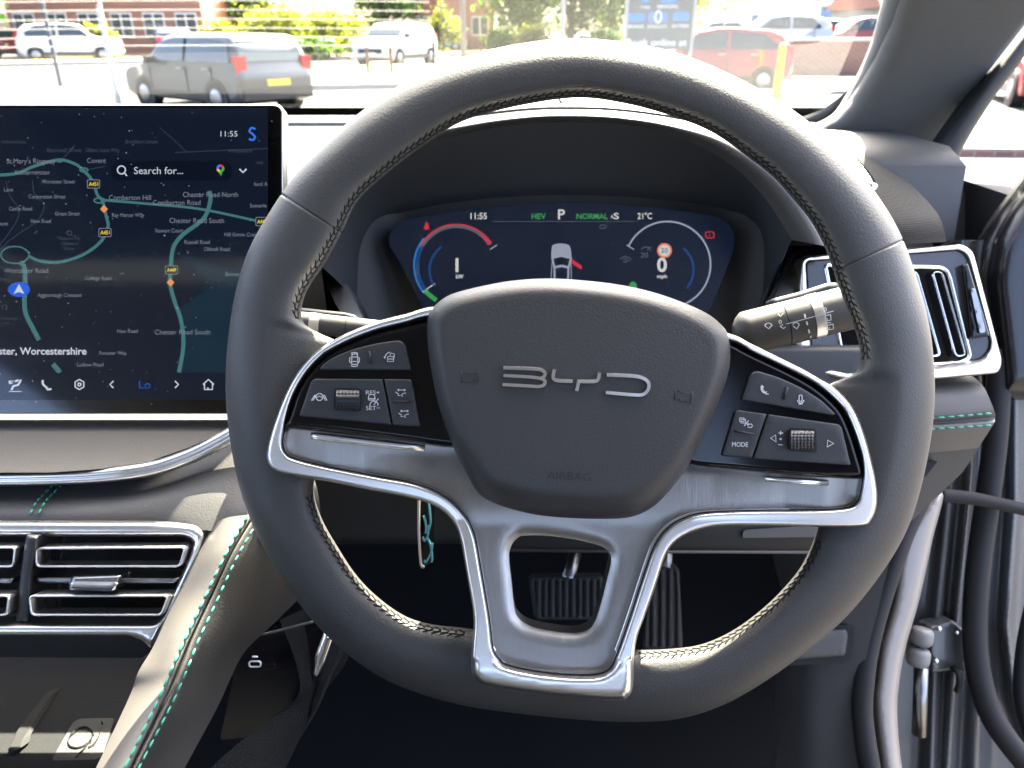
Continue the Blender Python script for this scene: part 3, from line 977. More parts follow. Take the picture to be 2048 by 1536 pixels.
# ================================================================== INSTRUMENT CLUSTER
emis('cl_bg', (15, 25, 44), 1.0, rough=.1)
emis('cl_white', (205, 205, 200))
emis('cl_grey', (88, 92, 98))
emis('cl_green', (58, 150, 80))
emis('cl_red', (205, 48, 66))
emis('cl_blue', (45, 120, 190))
emis('cl_deep', (24, 62, 116))
emis('cl_orange', (225, 120, 95))
emis('cl_ring', (150, 156, 172))
emis('cl_dark', (12, 20, 34))
DCL = .655
clu = thing("instrument_cluster", "wide dark digital instrument display under the dashboard hood behind the steering wheel",
            "instrument display", U(1130, 520, DCL))
co = cat([(779, 490), (783, 462), (806, 442), (850, 432), (900, 424), (1000, 412), (1100, 406), (1200, 407), (1300, 415), (1400, 427), (1440, 437),
          (1463, 456), (1469, 486), (1456, 530), (1420, 620), (1395, 680), (1130, 690), (880, 680), (848, 620), (803, 530)], 5)
panel = relief("display_panel", co, flat(DCL), 'cl_bg', clu, step=40, thick=.012)
# cover glass gives the reflections
def glass_mat(name, tint=(1, 1, 1), rough=.02, ior=1.45, boost=1.0):
    m = bpy.data.materials.new(name)
    m.use_nodes = True
    t = m.node_tree
    t.nodes.remove(t.nodes["Principled BSDF"])
    o = t.nodes["Material Output"]
    tr, gl, mx, fr = (t.nodes.new("ShaderNodeBsdfTransparent"), t.nodes.new("ShaderNodeBsdfGlossy"), t.nodes.new("ShaderNodeMixShader"), t.nodes.new("ShaderNodeFresnel"))
    tr.inputs[0].default_value = (*tint, 1)
    gl.inputs["Roughness"].default_value = rough
    fr.inputs[0].default_value = ior
    t.links.new(fr.outputs[0], mx.inputs[0])
    t.links.new(tr.outputs[0], mx.inputs[1])
    t.links.new(gl.outputs[0], mx.inputs[2])
    t.links.new(mx.outputs[0], o.inputs[0])
    M[name] = m
    return m
glass_mat('cover_glass', (.97, .98, 1.0), .07, 1.5)
glass_mat('cluster_glass', (.97, .98, 1.0), .32, 1.35)
glass_mat('windscreen_glass', (.80, .83, .79), .0, 1.6)
DS = DCL - .0015
def draw(lines, w, m, name, d=DS, parent=None):
    mb = MB()
    strokes(mb, lines, w, d, .0002)
    return mb.build(name, m, parent or panel, smooth=False)
def words(items, m, name="lettering", d=DS, parent=None, bold=0.0):
    for s, x, y, kw in items:
        mb = MB()
        text(mb, s, x, y, d - .0003, bold=bold, **kw)
        mb.build(name, m, parent or panel, smooth=False)
def disc(cx, cy, r, m, name, d=DS, parent=None, ry=None, n=36):
    mb = MB()
    p = np.array(arc(cx, cy, r, 0, 360, n, ry)[:-1])
    mb.add(U(p[:, 0], p[:, 1], np.full(n, d)), [tuple(range(n))])
    return mb.build(name, m, parent or panel, smooth=False)
def poly(pts, m, name, d=DS, parent=None):
    p = np.array(pts, float)
    mb = MB().add(U(p[:, 0], p[:, 1], np.full(len(p), d)), [tuple(range(len(p)))])
    return mb.build(name, m, parent or panel, smooth=False)
words([("11:55", 941, 438, dict(cap=12, width=33)), ("P", 1116, 438, dict(cap=19, width=14)), ("A", 1221, 437, dict(cap=7, width=6)),
       ("S", 1227, 438, dict(cap=12, width=11)), ("21°C", 1275, 438, dict(cap=12, width=29))], 'cl_white', bold=.02)
words([("HEV", 1063, 438, dict(cap=11, width=29)), ("NORMAL", 1153, 438, dict(cap=11, width=63))], 'cl_green', bold=.02)
words([("1", 911, 543, dict(cap=26)), ("kW", 912, 557, dict(cap=8, width=15)), ("0", 1314, 543, dict(cap=27, width=20)),
       ("mph", 1314, 556, dict(cap=7, width=20))], 'cl_white', bold=.03)
words([("20", 1281, 516, dict(cap=11, width=15))], 'cl_grey')
draw([arc(913, 531, 78, 32, 150, 30)], 6, 'cl_grey', "gauge_track")
draw([arc(913, 531, 82, 34, 152, 30)], 3, 'cl_red', "gauge_arc")
draw([arc(913, 531, 80, 32, 50, 12)], 8, 'cl_red', "gauge_end")
draw([arc(913, 531, 79, 150, 218, 24)], 8, 'cl_deep', "gauge_track")
draw([arc(913, 531, 85, 140, 222, 24)], 3, 'cl_blue', "gauge_arc")
draw([arc(913, 531, 80, 218, 240, 8)], 9, 'cl_green', "gauge_arc")
draw([[(845, 584), (870, 567)]], 2, 'cl_white', "gauge_needle")
draw([arc(916, 540, 57, 125, 215, 16)], 5, 'cl_deep', "gauge_glow")
draw([arc(1330, 540, 57, -40, 50, 16)], 5, 'cl_deep', "gauge_glow")
draw([arc(1335, 529, 86, -65, 155, 46)], 3.5, 'cl_ring', "gauge_arc")
draw([[(980, 499), (994, 490)]], 2, 'cl_ring', "gauge_mark")
draw([[(1253, 490), (1268, 499)]], 2, 'cl_ring', "gauge_mark")
draw([[(985, 443), (1270, 443)]], 1, 'cl_grey', "divider_line")
words([("ECO", 838, 549, dict(cap=7, width=22, rot=-88))], 'cl_grey')
disc(1329, 501, 15, 'cl_orange', "speed_limit_ring", DS)
disc(1329, 501, 11.5, 'cl_white', "speed_limit_face", DS - .0002)
words([("30", 1322, 506, dict(cap=10, width=14))], 'cl_dark', d=DS - .0003)
poly([(847, 457), (851, 447), (853, 442), (856, 447), (859, 457), (853, 460)], 'cl_red', "seatbelt_warning")
draw([rounded([(1411, 464), (1428, 464), (1428, 476), (1411, 476)], 4).tolist() + [(1411, 466)], [(1419, 468), (1419, 473)]], 2, 'cl_red', "brake_warning")
draw([rounded([(1200, 450), (1212, 450), (1212, 457), (1200, 457)], 3).tolist() + [(1200, 451)]], 1.5, 'cl_grey', "lamp_symbol")
draw([arc(1251, 525, 12, 25, 155, 10), arc(1251, 521, 4, 0, 360, 10)], 1.6, 'cl_grey', "camera_symbol")
draw([arc(1292, 505, 11, 10, 150, 8), [(1294, 500), (1302, 493)]], 1.6, 'cl_grey', "cruise_symbol")
disc(1266, 573, 8, 'cl_green', "status_lamp", ry=10)
# car pictogram with its driver's door open
poly(cat([(1103, 500), (1106, 490), (1122, 487), (1137, 490), (1142, 500), (1142, 514), (1136, 517), (1122, 514), (1109, 517), (1103, 514)], 4), 'cl_ring', "car_bonnet")
draw([[(1104, 514), (1109, 536), (1109, 560)], [(1142, 514), (1137, 536), (1136, 560)]], 4, 'cl_ring', "car_side")
draw([cat([(1110, 535), (1123, 532), (1136, 535)], 4, closed=False)], 5, 'cl_ring', "car_roof")
draw([[(1104, 525), (1102, 560)], [(1142, 525), (1143, 560)]], 1.5, 'cl_ring', "car_outline")
poly([(1140, 518), (1144, 518), (1164, 532), (1163, 539), (1158, 537), (1141, 525)], 'cl_red', "open_door_symbol")
poly(cat([(1107, 518), (1122, 515), (1138, 518), (1134, 533), (1123, 530), (1112, 533)], 3), 'cl_dark', "car_glass", DS + .0006)
relief("cover_glass", co, flat(DCL - .006), 'cluster_glass', clu, step=60, thick=0)

# ================================================================== CENTRE TOUCHSCREEN
emis('map_bg', (17, 26, 42), 1.0, rough=.1)
emis('map_white', (205, 210, 220))
emis('map_label', (124, 130, 142))
emis('map_faint', (66, 74, 88))
emis('map_road', (66, 116, 118))
emis('map_small', (48, 58, 76))
emis('map_park', (15, 41, 57))
emis('map_bar', (24, 31, 48))
emis('map_dark', (10, 17, 32))
emis('map_yellow', (235, 205, 70))
emis('map_blue', (36, 96, 220))
emis('map_orange', (235, 150, 90))
emis('map_lo', (30, 90, 190))
emis('pin_red', (225, 60, 50)); emis('pin_green', (60, 170, 80)); emis('pin_yel', (245, 190, 50)); emis('pin_blue', (60, 120, 230))
DT = .50
ts = thing("touchscreen", "large centre touchscreen showing a dark street map with teal roads", "touchscreen", U(60, 828, DT))
so = rounded([(-480, 208), (568, 208), (568, 828), (-480, 828)], 20, 8)
frame_o = relief("screen_frame", so, flat(DT + .0003, 5, .003), 'satin_dark', ts, step=60, rings=(1, 2.5, 5), thick=.009)
sb = rounded([(-472, 211), (563, 211), (563, 826), (-472, 826)], 18, 8)
bz = relief("screen_bezel", sb, flat(DT - .0010), 'gloss_black', ts, step=80, thick=.001)
DM = DT - .0013
scr = relief("screen", rounded([(-470, 216), (536, 216), (536, 800), (-470, 800)], 4), flat(DM), 'map_bg', ts, step=90, thick=0)
poly([(395, 545), (370, 508), (420, 530), (536, 545), (536, 745), (362, 745), (372, 680), (356, 620), (420, 572)], 'map_park', "map_park", DM - .0001, scr)
def road(pts, w, m='map_road', off=.0002, name="map_road"):
    return draw([cat(pts, 6, closed=False)], w, m, name, DM - off, scr)
road([(-40, 350), (28, 348), (70, 332), (118, 320), (150, 328), (168, 342), (185, 362), (195, 390), (205, 402), (212, 430), (216, 455), (200, 485), (165, 510), (120, 524), (80, 522), (58, 512)], 6)
road([(204, 400), (300, 408), (400, 418), (520, 443), (545, 447)], 5)
road([(419, 382), (421, 400), (412, 430), (395, 448), (365, 470), (347, 495), (342, 530), (341, 570), (350, 605), (362, 640), (367, 690), (358, 745)], 8)
road([(40, 524), (50, 540), (49, 600), (52, 628), (65, 655), (78, 680)], 9)
road([(106, 728), (120, 745)], 10)
for A in (arc(30, 510, 28, 0, 360, 24, 17), arc(199, 401, 11, 0, 360, 14, 5), arc(168, 340, 8, 0, 360, 12, 4), arc(119, 321, 6, 0, 360, 10, 3)):
    draw([A], 3, 'map_road', "map_roundabout", DM - .0003, scr)
for L in ([(12, 362), (20, 392), (38, 420), (30, 448), (0, 490)], [(65, 360), (68, 385), (88, 410), (75, 440), (20, 480), (0, 500)], [(125, 318), (150, 290)], [(320, 255), (375, 305)],
          [(350, 305), (536, 297)], [(170, 340), (210, 333)], [(0, 500), (20, 490)]):
    road(L, 1.8, 'map_small', .00015, "map_lane")
words([("St.Mary's Ringway", 13, 327, dict(cap=10, width=98)), ("Kidderminster", 30, 349, dict(cap=9, width=70)), ("Covent", 174, 326, dict(cap=10, width=38)),
       ("Comberton Hill", 218, 400, dict(cap=10, width=84)), ("Comberton Road", 306, 410, dict(cap=10, width=95)), ("Chester Road North", 366, 394, dict(cap=10, width=110)),
       ("Chester Road South", 339, 446, dict(cap=10, width=109)), ("Worcester Road", 9, 546, dict(cap=10, width=87)), ("Chester Road South", 310, 669, dict(cap=10, width=110))],
      'map_label', "street_name", DM - .0004, scr)
words([("Worcester Street", 83, 367, dict(cap=8, width=67)), ("Lane", 8, 383, dict(cap=8, width=18)), ("Corporation Street", 57, 397, dict(cap=8, width=74)),
       ("Castle Road", 18, 421, dict(cap=8, width=46)), ("Green Street", 110, 431, dict(cap=8, width=50)), ("New Road", 62, 446, dict(cap=8, width=40)),
       ("Ray Mercer Way", 224, 434, dict(cap=8, width=64)), ("Somerle", 500, 415, dict(cap=8, width=33)), ("Stewart Court", 310, 465, dict(cap=8, width=56)),
       ("Hill Grove Cresce", 449, 473, dict(cap=8, width=72)), ("Russell Road", 369, 488, dict(cap=8, width=51)), ("Oldnall Road", 408, 502, dict(cap=8, width=52)),
       ("College Road", 170, 560, dict(cap=8, width=53)), ("Aggborough Crescent", 75, 594, dict(cap=8, width=89)), ("Hoo Road", 235, 666, dict(cap=8, width=40)),
       ("Forester Way", 199, 710, dict(cap=8, width=54)), ("Ludlow Road", 154, 733, dict(cap=8, width=53)), ("Barnetts", 451, 552, dict(cap=8, width=36)), ("scent", -10, 451, dict(cap=8, width=26)),
       ("ford A", 508, 372, dict(cap=8, width=27))],
      'map_label', "street_name", DM - .0004, scr)
words([("Blackwell Street", 94, 304, dict(cap=8, width=70)), ("Gilbert Scott Way", 171, 304, dict(cap=8, width=68)), ("Shrubbery Street", 250, 287, dict(cap=8, width=66)), ("Meadow Mill", 116, 480, dict(cap=7, width=44)),
       ("Industrial", 123, 490, dict(cap=7, width=34)), ("Estate", 128, 500, dict(cap=7, width=21)), ("Road", 0, 562, dict(cap=7, width=20)), ("Industrial", 2, 640, dict(cap=7, width=33)), ("gate", 5, 649, dict(cap=7, width=14)),
       ("est", 513, 328, dict(cap=7, width=14)), ("Gilbert Street", 3, 287, dict(cap=7, width=50)), ("Viaduct", 455, 305, dict(cap=7, width=50))], 'map_faint', "street_name", DM - .0004, scr)
draw([arc(139, 466, 5, 0, 360, 10), arc(9, 614, 5, 0, 360, 10)], 1.5, 'map_faint', "place_dot", DM - .0004, scr)
for s, x, y in (("A451", 187, 368), ("A451", 210, 465), ("A449", 343, 540), ("A448", 524, 443)):
    poly(rounded([(x - 13, y - 9), (x + 13, y - 9), (x + 13, y + 9), (x - 13, y + 9)], 3), 'map_label', "road_shield", DM - .0005, scr)
    poly(rounded([(x - 11.5, y - 7.5), (x + 11.5, y - 7.5), (x + 11.5, y + 7.5), (x - 11.5, y + 7.5)], 2), 'map_dark', "road_shield", DM - .0006, scr)
    words([(s, x, y + 4, dict(cap=8, width=19, anchor='c'))], 'map_yellow', "road_number", DM - .0007, scr, bold=.02)
for x, y in ((208, 418), (341, 565)):
    poly([(x - 8, y), (x, y - 8), (x + 8, y), (x, y + 8)], 'map_orange', "traffic_sign", DM - .0005, scr)
disc(38, 579, 22, 'map_blue', "position_marker", DM - .0005, scr, 15)
poly([(38, 568), (49, 588), (38, 584), (27, 588)], 'map_white', "position_arrow", DM - .0008, scr)
poly(rounded([(222, 322), (465, 322), (465, 361), (222, 361)], 18, 8), 'map_dark', "search_box", DM - .0003, scr)
draw([arc(243, 340, 8, 0, 360, 20), [(249, 346), (254, 352)]], 2.4, 'map_white', "search_symbol", DM - .0006, scr)
words([("Search for...", 268, 348, dict(cap=14, width=98)), ("11:55", 441, 273, dict(cap=11, width=34))], 'map_white', "lettering", DM - .0006, scr)
draw([[(479, 338), (486, 345), (493, 338)]], 3, 'map_white', "chevron", DM - .0006, scr)
for a0, a1, c in ((20, 100, 'pin_red'), (100, 190, 'pin_blue'), (190, 260, 'pin_yel'), (260, 380, 'pin_green')):
    draw([arc(441, 337, 5.5, a0, a1, 8)], 5, c, "map_pin", DM - .0006, scr)
poly([(436, 343), (446, 342), (442, 352)], 'pin_green', "map_pin", DM - .0006, scr)
draw([cat([(511, 258), (503, 256), (499, 263), (505, 268), (510, 274), (506, 280), (498, 278)], 5, closed=False)], 4, 'pin_blue', "assistant_symbol", DM - .0006, scr)
poly(rounded([(-300, 683), (186, 683), (186, 724), (-300, 724)], 16, 8), 'map_bar', "place_box", DM - .0005, scr)
words([("Kidderminster, Worcestershire", 173, 709, dict(cap=14, width=262, anchor='r'))], 'map_white', "lettering", DM - .0008, scr, bold=.02)
poly([(-470, 746), (536, 746), (536, 800), (-470, 800)], 'map_bg', "control_bar", DM - .0005, scr)
words([("Lo", 278, 777, dict(cap=16, width=23))], 'map_lo', "lettering", DM - .0008, scr)
def hexa(cx, cy, r):
    return [(cx + r * math.cos(R(60 * i + 30)), cy + r * math.sin(R(60 * i + 30))) for i in range(7)]
draw([[(227, 762), (220, 769), (227, 776)], [(350, 762), (357, 769), (350, 776)], [(406, 769), (417, 759), (428, 769)], [(409, 768), (409, 779), (425, 779), (425, 768)], hexa(159, 769, 10), arc(159, 769, 3, 0, 360, 10),
      [(416, 779), (416, 775)]], 2.6, 'map_white', "control_symbol", DM - .0008, scr)
draw([cat([(86, 760), (86, 768), (93, 775), (96, 779)], 4, closed=False), [(94, 779), (103, 778)], [(41, 762), (36, 770), (27, 772), (23, 780)], [(30, 763), (37, 760)], [(20, 762), (20, 768)]], 4, 'map_white', "control_symbol", DM - .0008, scr)
draw([[(17, 762), (27, 762), (24, 767), (20, 767)], arc(41, 761, 1.5, 0, 360, 6), [(18, 783), (43, 783)]], 1.6, 'map_white', "control_symbol", DM - .0008, scr)
relief("screen_glass", sb, flat(DT - .0030), 'cover_glass', ts, step=90, thick=0)

mat('dust', (.5, .5, .5), .9)
mb = MB()
rg = np.random.RandomState(3)
for i in range(150):
    x, y = rg.uniform(-100, 555), rg.uniform(215, 820)
    r = rg.uniform(.5, 1.0) * (1.6 if rg.rand() < .06 else 1)
    p = np.array([(x + r * math.cos(a) * rg.uniform(.5, 1.4), y + r * math.sin(a)) for a in np.linspace(0, 6.28, 6)[:-1]])
    mb.add(U(p[:, 0], p[:, 1], np.full(5, DT - .0033)), [tuple(range(5))])
stuff(mb.build("dust", 'dust', ts, smooth=False))
# ================================================================== STALKS
def stalk(name, label, axis, radii, d0, d1, m):
    a = np.array(axis, float)
    t = np.linspace(0, 1, len(a))
    W = U(a[:, 0], a[:, 1], d0 + (d1 - d0) * t)
    o = thing(name, label, "control stalk", W[0])
    mb = MB()
    sc = np.array(radii) / FPX * (d0 + d1) / 2
    sweep(mb, W, circ(1.0, 28, .8), scale=sc, nref=-FWD)
    body = mb.build("stalk_body", m, o, angle=40)
    return o, body, W, sc
ax = np.array([(1470 + 250 * t, 672 - 62 * t) for t in np.linspace(0, 1, 26)])
rr = 44 * np.clip(np.linspace(.0, 1, 26) * 9 + .35, 0, 1) ** .6 + 0
rr = np.minimum(rr, 44)
wip, wb, WW, wsc = stalk("wiper_stalk", "dark wiper control stalk with white symbols behind the wheel's rim, beside the door vent", ax, rr, .475, .468, 'stalk_plastic')
dirx = (WW[-1] - WW[0]) / np.linalg.norm(WW[-1] - WW[0])
def spt(px, py, lift=.0003):
    """point of the stalk's surface in front of a pixel"""
    px, py = np.asarray(px, float), np.asarray(py, float)
    t = np.clip((px - 1470) / 250, 0, 1)
    cy = 672 - 62 * t
    d = .475 - .007 * t
    k = np.clip((py - cy) / 44 * .97, -.99, .99)
    b = 44 * .8 / FPX * .47
    return d - b * np.sqrt(1 - k * k) - lift
def sdraw(lines, w, m, name, txt=()):
    mb = MB()
    L2 = []
    for l in lines:
        l = dense(l, 3, closed=False)
        L2.append(l)
    strokes(mb, L2, w, lambda P: spt(P[:, 0], P[:, 1]), .0001)
    for s, x, y, kw in txt:
        text(mb, s, x, y, lambda P: spt(P[:, 0], P[:, 1]), **kw)
    return mb.build(name, m, wip, smooth=False)
i0, i1 = 15, 18
mb = MB()
sweep(mb, WW[i0:i1], circ(1.0, 28, .8), scale=wsc[i0:i1] * 1.025, nref=-FWD)
mb.build("silver_band", 'satin', wip, angle=40)
mb = MB()
sweep(mb, [WW[10] - dirx * .0003, WW[10] + dirx * .0003], circ(1.0, 28, .8), scale=wsc[10:12] * 1.008, nref=-FWD)
mb.build("collar_gap", 'thread', wip)
mb = MB()
sweep(mb, U(np.array([1540., 1552, 1600, 1652, 1664, 1672]), np.array([612., 606, 594, 577, 576, 581]), np.full(6, .478)), [(-.003, -.004), (.003, -.004), (.003, .004), (-.003, .004)])
mb.build("stalk_ridge", 'plastic', wip)
sdraw([arc(1537, 655, 8, 20, 160, 8, 9), [(1530, 652), (1538, 658), (1544, 650)], [(1538, 658), (1540, 653)], [(1560, 653), (1567, 657), (1571, 654)], [(1560, 653), (1566, 649)], arc(1592, 652, 7, 20, 160, 8, 7), [(1586, 652), (1594, 658), (1598, 650)],
       [(1556, 628), (1561, 633), (1566, 627)]], 1.6, 'print_white', "wiper_symbol", [("0", 1558, 648, dict(cap=8, width=6, rot=-8)), ("0", 1648, 623, dict(cap=8, width=6, rot=-8))])
sdraw([[(1573, 648), (1625, 634), (1667, 622)]], 1.3, 'print_white', "marker_line")
sdraw([[(1609, 628), (1611, 636)], [(1613, 643), (1615, 650)], [(1617, 659), (1619, 666)], [(1621, 672), (1622, 675)]], 3, 'print_white', "speed_mark")
sdraw([[(1648, 632), (1661, 629), (1662, 640), (1649, 642), (1648, 632)], [(1652, 652), (1666, 648), (1667, 658), (1654, 660), (1652, 652)], [(1653, 641), (1655, 636)], [(1657, 659), (1660, 654)], [(1655, 646), (1662, 645)]], 1.6, 'print_white', "rear_wiper_symbol")
ax2 = np.array([(560 + 220 * t, 640 + 24 * t) for t in np.linspace(0, 1, 12)])
ind, ib, IW, isc = stalk("indicator_stalk", "sunlit indicator stalk with a silver band, left of the airbag cover behind the rim", ax2, [21] * 12, .475, .480, 'stalk_plastic')
mb = MB()
sweep(mb, IW[3:5], circ(1.0, 24, .8), scale=isc[3:5] * 1.03, nref=-FWD)
mb.build("silver_band", 'satin', ind, angle=40)
mb = MB()
idir = (IW[-1] - IW[0]) / np.linalg.norm(IW[-1] - IW[0])
p = IW[6] + idir * .004
sweep(mb, [p - idir * .0002, p + idir * .0002], circ(1.0, 24, .8), scale=isc[:2] * 1.01, nref=-FWD)
mb.build("collar_gap", 'thread', ind)
mb = MB()
sweep(mb, U(np.array([590., 600, 690, 706, 716]), np.array([628., 622, 632, 636, 642]), np.full(5, .484)), [(-.002, -.004), (.002, -.004), (.002, .002), (-.002, .002)])
mb.build("stalk_ridge", 'plastic', ind)

# ================================================================== CENTRE CONSOLE
con = thing("centre_console", "leather covered centre console flank with teal double stitching beside the phone tray", "console", U(250, 1536, .45))
LE = [(418, 1050, .448), (400, 1100, .439), (345, 1210, .430), (307, 1292, .419), (276, 1345, .411), (258, 1395, .406), (190, 1540, .378), (140, 1640, .361)]
LM = [(455, 1035, .441), (425, 1105, .429), (385, 1195, .420), (345, 1280, .405), (322, 1335, .397), (297, 1395, .389), (222, 1540, .358), (170, 1640, .338)]
R1 = [(500, 1030, .442), (458, 1103, .427), (412, 1198, .415), (374, 1278, .402), (351, 1330, .394), (321, 1398, .385), (252, 1540, .357), (205, 1640, .338)]
RG = [(505, 1036, .446), (464, 1106, .432), (420, 1199, .420), (382, 1278, .407), (360, 1331, .399), (331, 1398, .390), (260, 1540, .362), (213, 1640, .343)]
R2 = [(512, 1042, .445), (472, 1110, .430), (429, 1203, .418), (393, 1280, .405), (373, 1332, .397), (344, 1399, .388), (272, 1540, .360), (225, 1640, .341)]
R3 = [(560, 1070, .464), (540, 1120, .457), (490, 1230, .447), (440, 1310, .434), (412, 1360, .426), (382, 1420, .416), (305, 1545, .388), (258, 1640, .366)]
R4 = [(640, 1110, .524), (620, 1170, .517), (560, 1235, .504), (492, 1300, .487), (462, 1355, .474), (432, 1420, .461), (365, 1545, .426), (320, 1640, .406)]
mb = MB()
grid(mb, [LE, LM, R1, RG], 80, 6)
bol = mb.build("padded_flank", 'leather_sun_tone', con)
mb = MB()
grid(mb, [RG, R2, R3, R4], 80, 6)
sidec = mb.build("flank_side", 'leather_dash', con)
def off(L, dx, dd):
    return [(x + dx, y, d + dd) for x, y, d in L]
stitch_line(off(R1, -3, -.001), bol, r=.00075, L=.0046, gap=.0012, lift=.0006)
stitch_line(off(R2, 5, -.001), sidec, r=.0006, L=.0042, gap=.0016, lift=.0006)
mat('mark_grey', (.04, .04, .038), .7)
# tray with charging mark
def d_tray(P, dist=None):
    return .475 + (1536 - P[:, 1]) / 226 * .125
tr = relief("phone_tray", [(-420, 1305), (330, 1305), (260, 1420), (170, 1640), (-420, 1640)], d_tray, 'tray', con, step=60, thick=.01)
relief("charging_mark", rounded([(150, 1438), (229, 1437), (201, 1519), (102, 1521)], [14, 8, 14, 10]), lambda P, dist: d_tray(P) - .0008, 'mark_grey', tr, step=20, thick=.0006)
mb = MB()
dq = lambda P: d_tray(np.asarray(P)) - .0014
strokes(mb, [cat([(186, 1465), (172, 1456), (152, 1461), (137, 1479), (140, 1494), (158, 1497), (178, 1486), (186, 1470), (172, 1492), (152, 1515)], 5, closed=False),
             cat([(201, 1460), (197, 1474), (184, 1492), (176, 1497)], 4, closed=False), [(203, 1445), (206, 1449)]], 8, dq, .0003)
mb.build("charging_symbol", 'tray', tr)
relief("tray_fin", rounded([(28, 1480), (34, 1462), (92, 1385), (104, 1388), (44, 1480), (38, 1500), (14, 1502)], 4), lambda P, dist: d_tray(P) - .006, 'rubber', tr, step=12, thick=.01)
relief("tray_wall", [(-420, 1300), (345, 1300), (345, 1330), (-420, 1330)], flat(.60), 'plastic_matte', con, step=60, thick=.02)
relief("clip", rounded([(24, 1288), (62, 1287), (68, 1308), (25, 1307)], 4), flat(.462, 3, .002), 'plastic_matte', con, step=10, thick=.01, rings=(1, 3))
# gloss black charging socket panel beside the footwell
relief("socket_panel", rounded([(480, 1290), (510, 1268), (560, 1256), (640, 1238), (650, 1300), (610, 1400), (560, 1470), (440, 1480)], 8), lambda P, dist: .555 + .02 * (1400 - P[:, 1]) / 150, 'gloss_black', con, step=30, thick=.02)
mb = MB()
strokes(mb, [cat([(486, 1292), (512, 1272), (560, 1260), (628, 1242)], 6, closed=False)], 4, .556, .002)
mb.build("edge_highlight", 'plastic_grey', con)  # grey strip drawn in for the highlight along the panel's rim
mb = MB()
strokes(mb, [rounded([(499, 1322), (522, 1322), (522, 1333), (499, 1333)], 5).tolist() + [(499, 1324)]], 2.5, .548, .001)
strokes(mb, [[(505, 1313), (516, 1313)]], 3, .548, .001)
mb.build("socket_symbol", 'print_white', con)
relief("chrome_sliver", rounded([(648, 1262), (668, 1270), (648, 1328), (634, 1356), (624, 1352), (629, 1312)], 5), lambda P, dist: .56 + .0015 * (1 - rnd(dist, 10)) , 'chrome', con, step=8, thick=.006, rings=(2, 5, 9))
mb = MB()
grid(mb, [[(660, 1180, .64), (700, 1300, .62), (640, 1400, .58), (560, 1560, .52), (520, 1660, .50)], [(640, 1200, .60), (660, 1330, .58), (600, 1420, .55), (505, 1560, .50), (470, 1660, .48)], [(560, 1240, .56), (600, 1380, .55), (520, 1450, .53), (400, 1560, .49), (360, 1660, .47)]], 40, 6)
mb.build("lower_side", 'carpet', con)
mb = MB()
strokes(mb, [cat([(690, 1290), (664, 1340), (630, 1420), (580, 1500), (545, 1560)], 6, closed=False)], 8, .565, .004)
mb.build("carpet_edge", 'plastic_matte', con)

# ================================================================== FOOTWELL
mb = MB()
fl = [(.12, -.80), (.75, -.80), (.90, -.74), (1.02, -.52), (1.06, -.25), (1.06, -.13)]
xs = np.linspace(-1.1, .46, 12)
loft(mb, [np.stack([xs, np.full(12, y), np.full(12, Z0 + z)], 1) for y, z in [(-1.5, -.82)] + fl])
struct(mb.build("floor", 'carpet', None))
def pedal(name, label, pts, d0, d1, ribs, arm):
    o = thing(name, label, "pedal", U(np.mean([p[0] for p in pts]), max(p[1] for p in pts), d0))
    y0, y1 = min(p[1] for p in pts), max(p[1] for p in pts)
    x0, x1 = min(p[0] for p in pts), max(p[0] for p in pts)
    def dp(P, dist):
        q = ((P[:, 0] - x0) / (x1 - x0) * ribs) % 1
        return d0 + (d1 - d0) * (y1 - P[:, 1]) / (y1 - y0) + .003 * (np.abs(q - .5) > .27) * (dist > 8) + .004 * (1 - rnd(dist, 8))
    relief("pedal_pad", rounded(pts, 14), dp, 'rubber_pedal', o, step=3.2, thick=.012)
    mb = MB()
    sweep(mb, U(np.array([a[0] for a in arm], float), np.array([a[1] for a in arm], float), np.array([a[2] for a in arm])), circ(.007, 10))
    mb.build("pedal_arm", 'satin_dark', o)
    return o
mat('rubber_pedal', (.018, .019, .021), .6, spec=.3)
pedal("brake_pedal", "wide ribbed black brake pedal seen through the lower spoke's opening", [(1056, 1152), (1208, 1150), (1204, 1240), (1068, 1240)], .80, .83, 11, [(1135, 1160, .83), (1150, 1110, .88), (1158, 1060, .95)])
pedal("accelerator_pedal", "tall ribbed black accelerator pedal right of the silver spoke", [(1300, 1130), (1358, 1130), (1366, 1300), (1282, 1300)], .80, .88, 5, [(1330, 1140, .88), (1335, 1090, .93), (1338, 1040, 1.0)])
# key tag hanging from the column
tagp = thing("paper_tag", "thin black tag with a pale edge and teal pattern hanging below the wheel's left spoke", "tag", U(852, 1135, .50))
relief("tag_card", rounded([(836, 985), (870, 985), (866, 1120), (850, 1134), (843, 1128), (838, 1060)], 5), lambda P, dist: .50 + (P[:, 0] - 836) / 30 * .02, 'gloss_black', tagp, step=10, thick=.0015)
mat('tag_cream', (.45, .40, .36), .6)
mat('tag_teal', (.10, .38, .48), .5)
mb = MB()
strokes(mb, [cat([(838, 985), (838, 1060), (842, 1126), (849, 1132)], 4, closed=False)], 4.5, .499, .002)
mb.build("tag_edge", 'tag_cream', tagp)
mb = MB()
strokes(mb, [cat([(846, 1072), (850, 1080), (856, 1070), (858, 1050)], 4, closed=False), cat([(856, 1075), (862, 1090), (865, 1115), (864, 1122)], 4, closed=False),
             cat([(849, 1120), (853, 1122), (862, 1105), (866, 1085)], 4, closed=False), cat([(848, 1030), (853, 1050), (852, 1065)], 4, closed=False), cat([(858, 1000), (862, 1040), (858, 1060)], 4, closed=False)], 3.2, .5085, .004)
mb.build("tag_pattern", 'tag_teal', tagp)

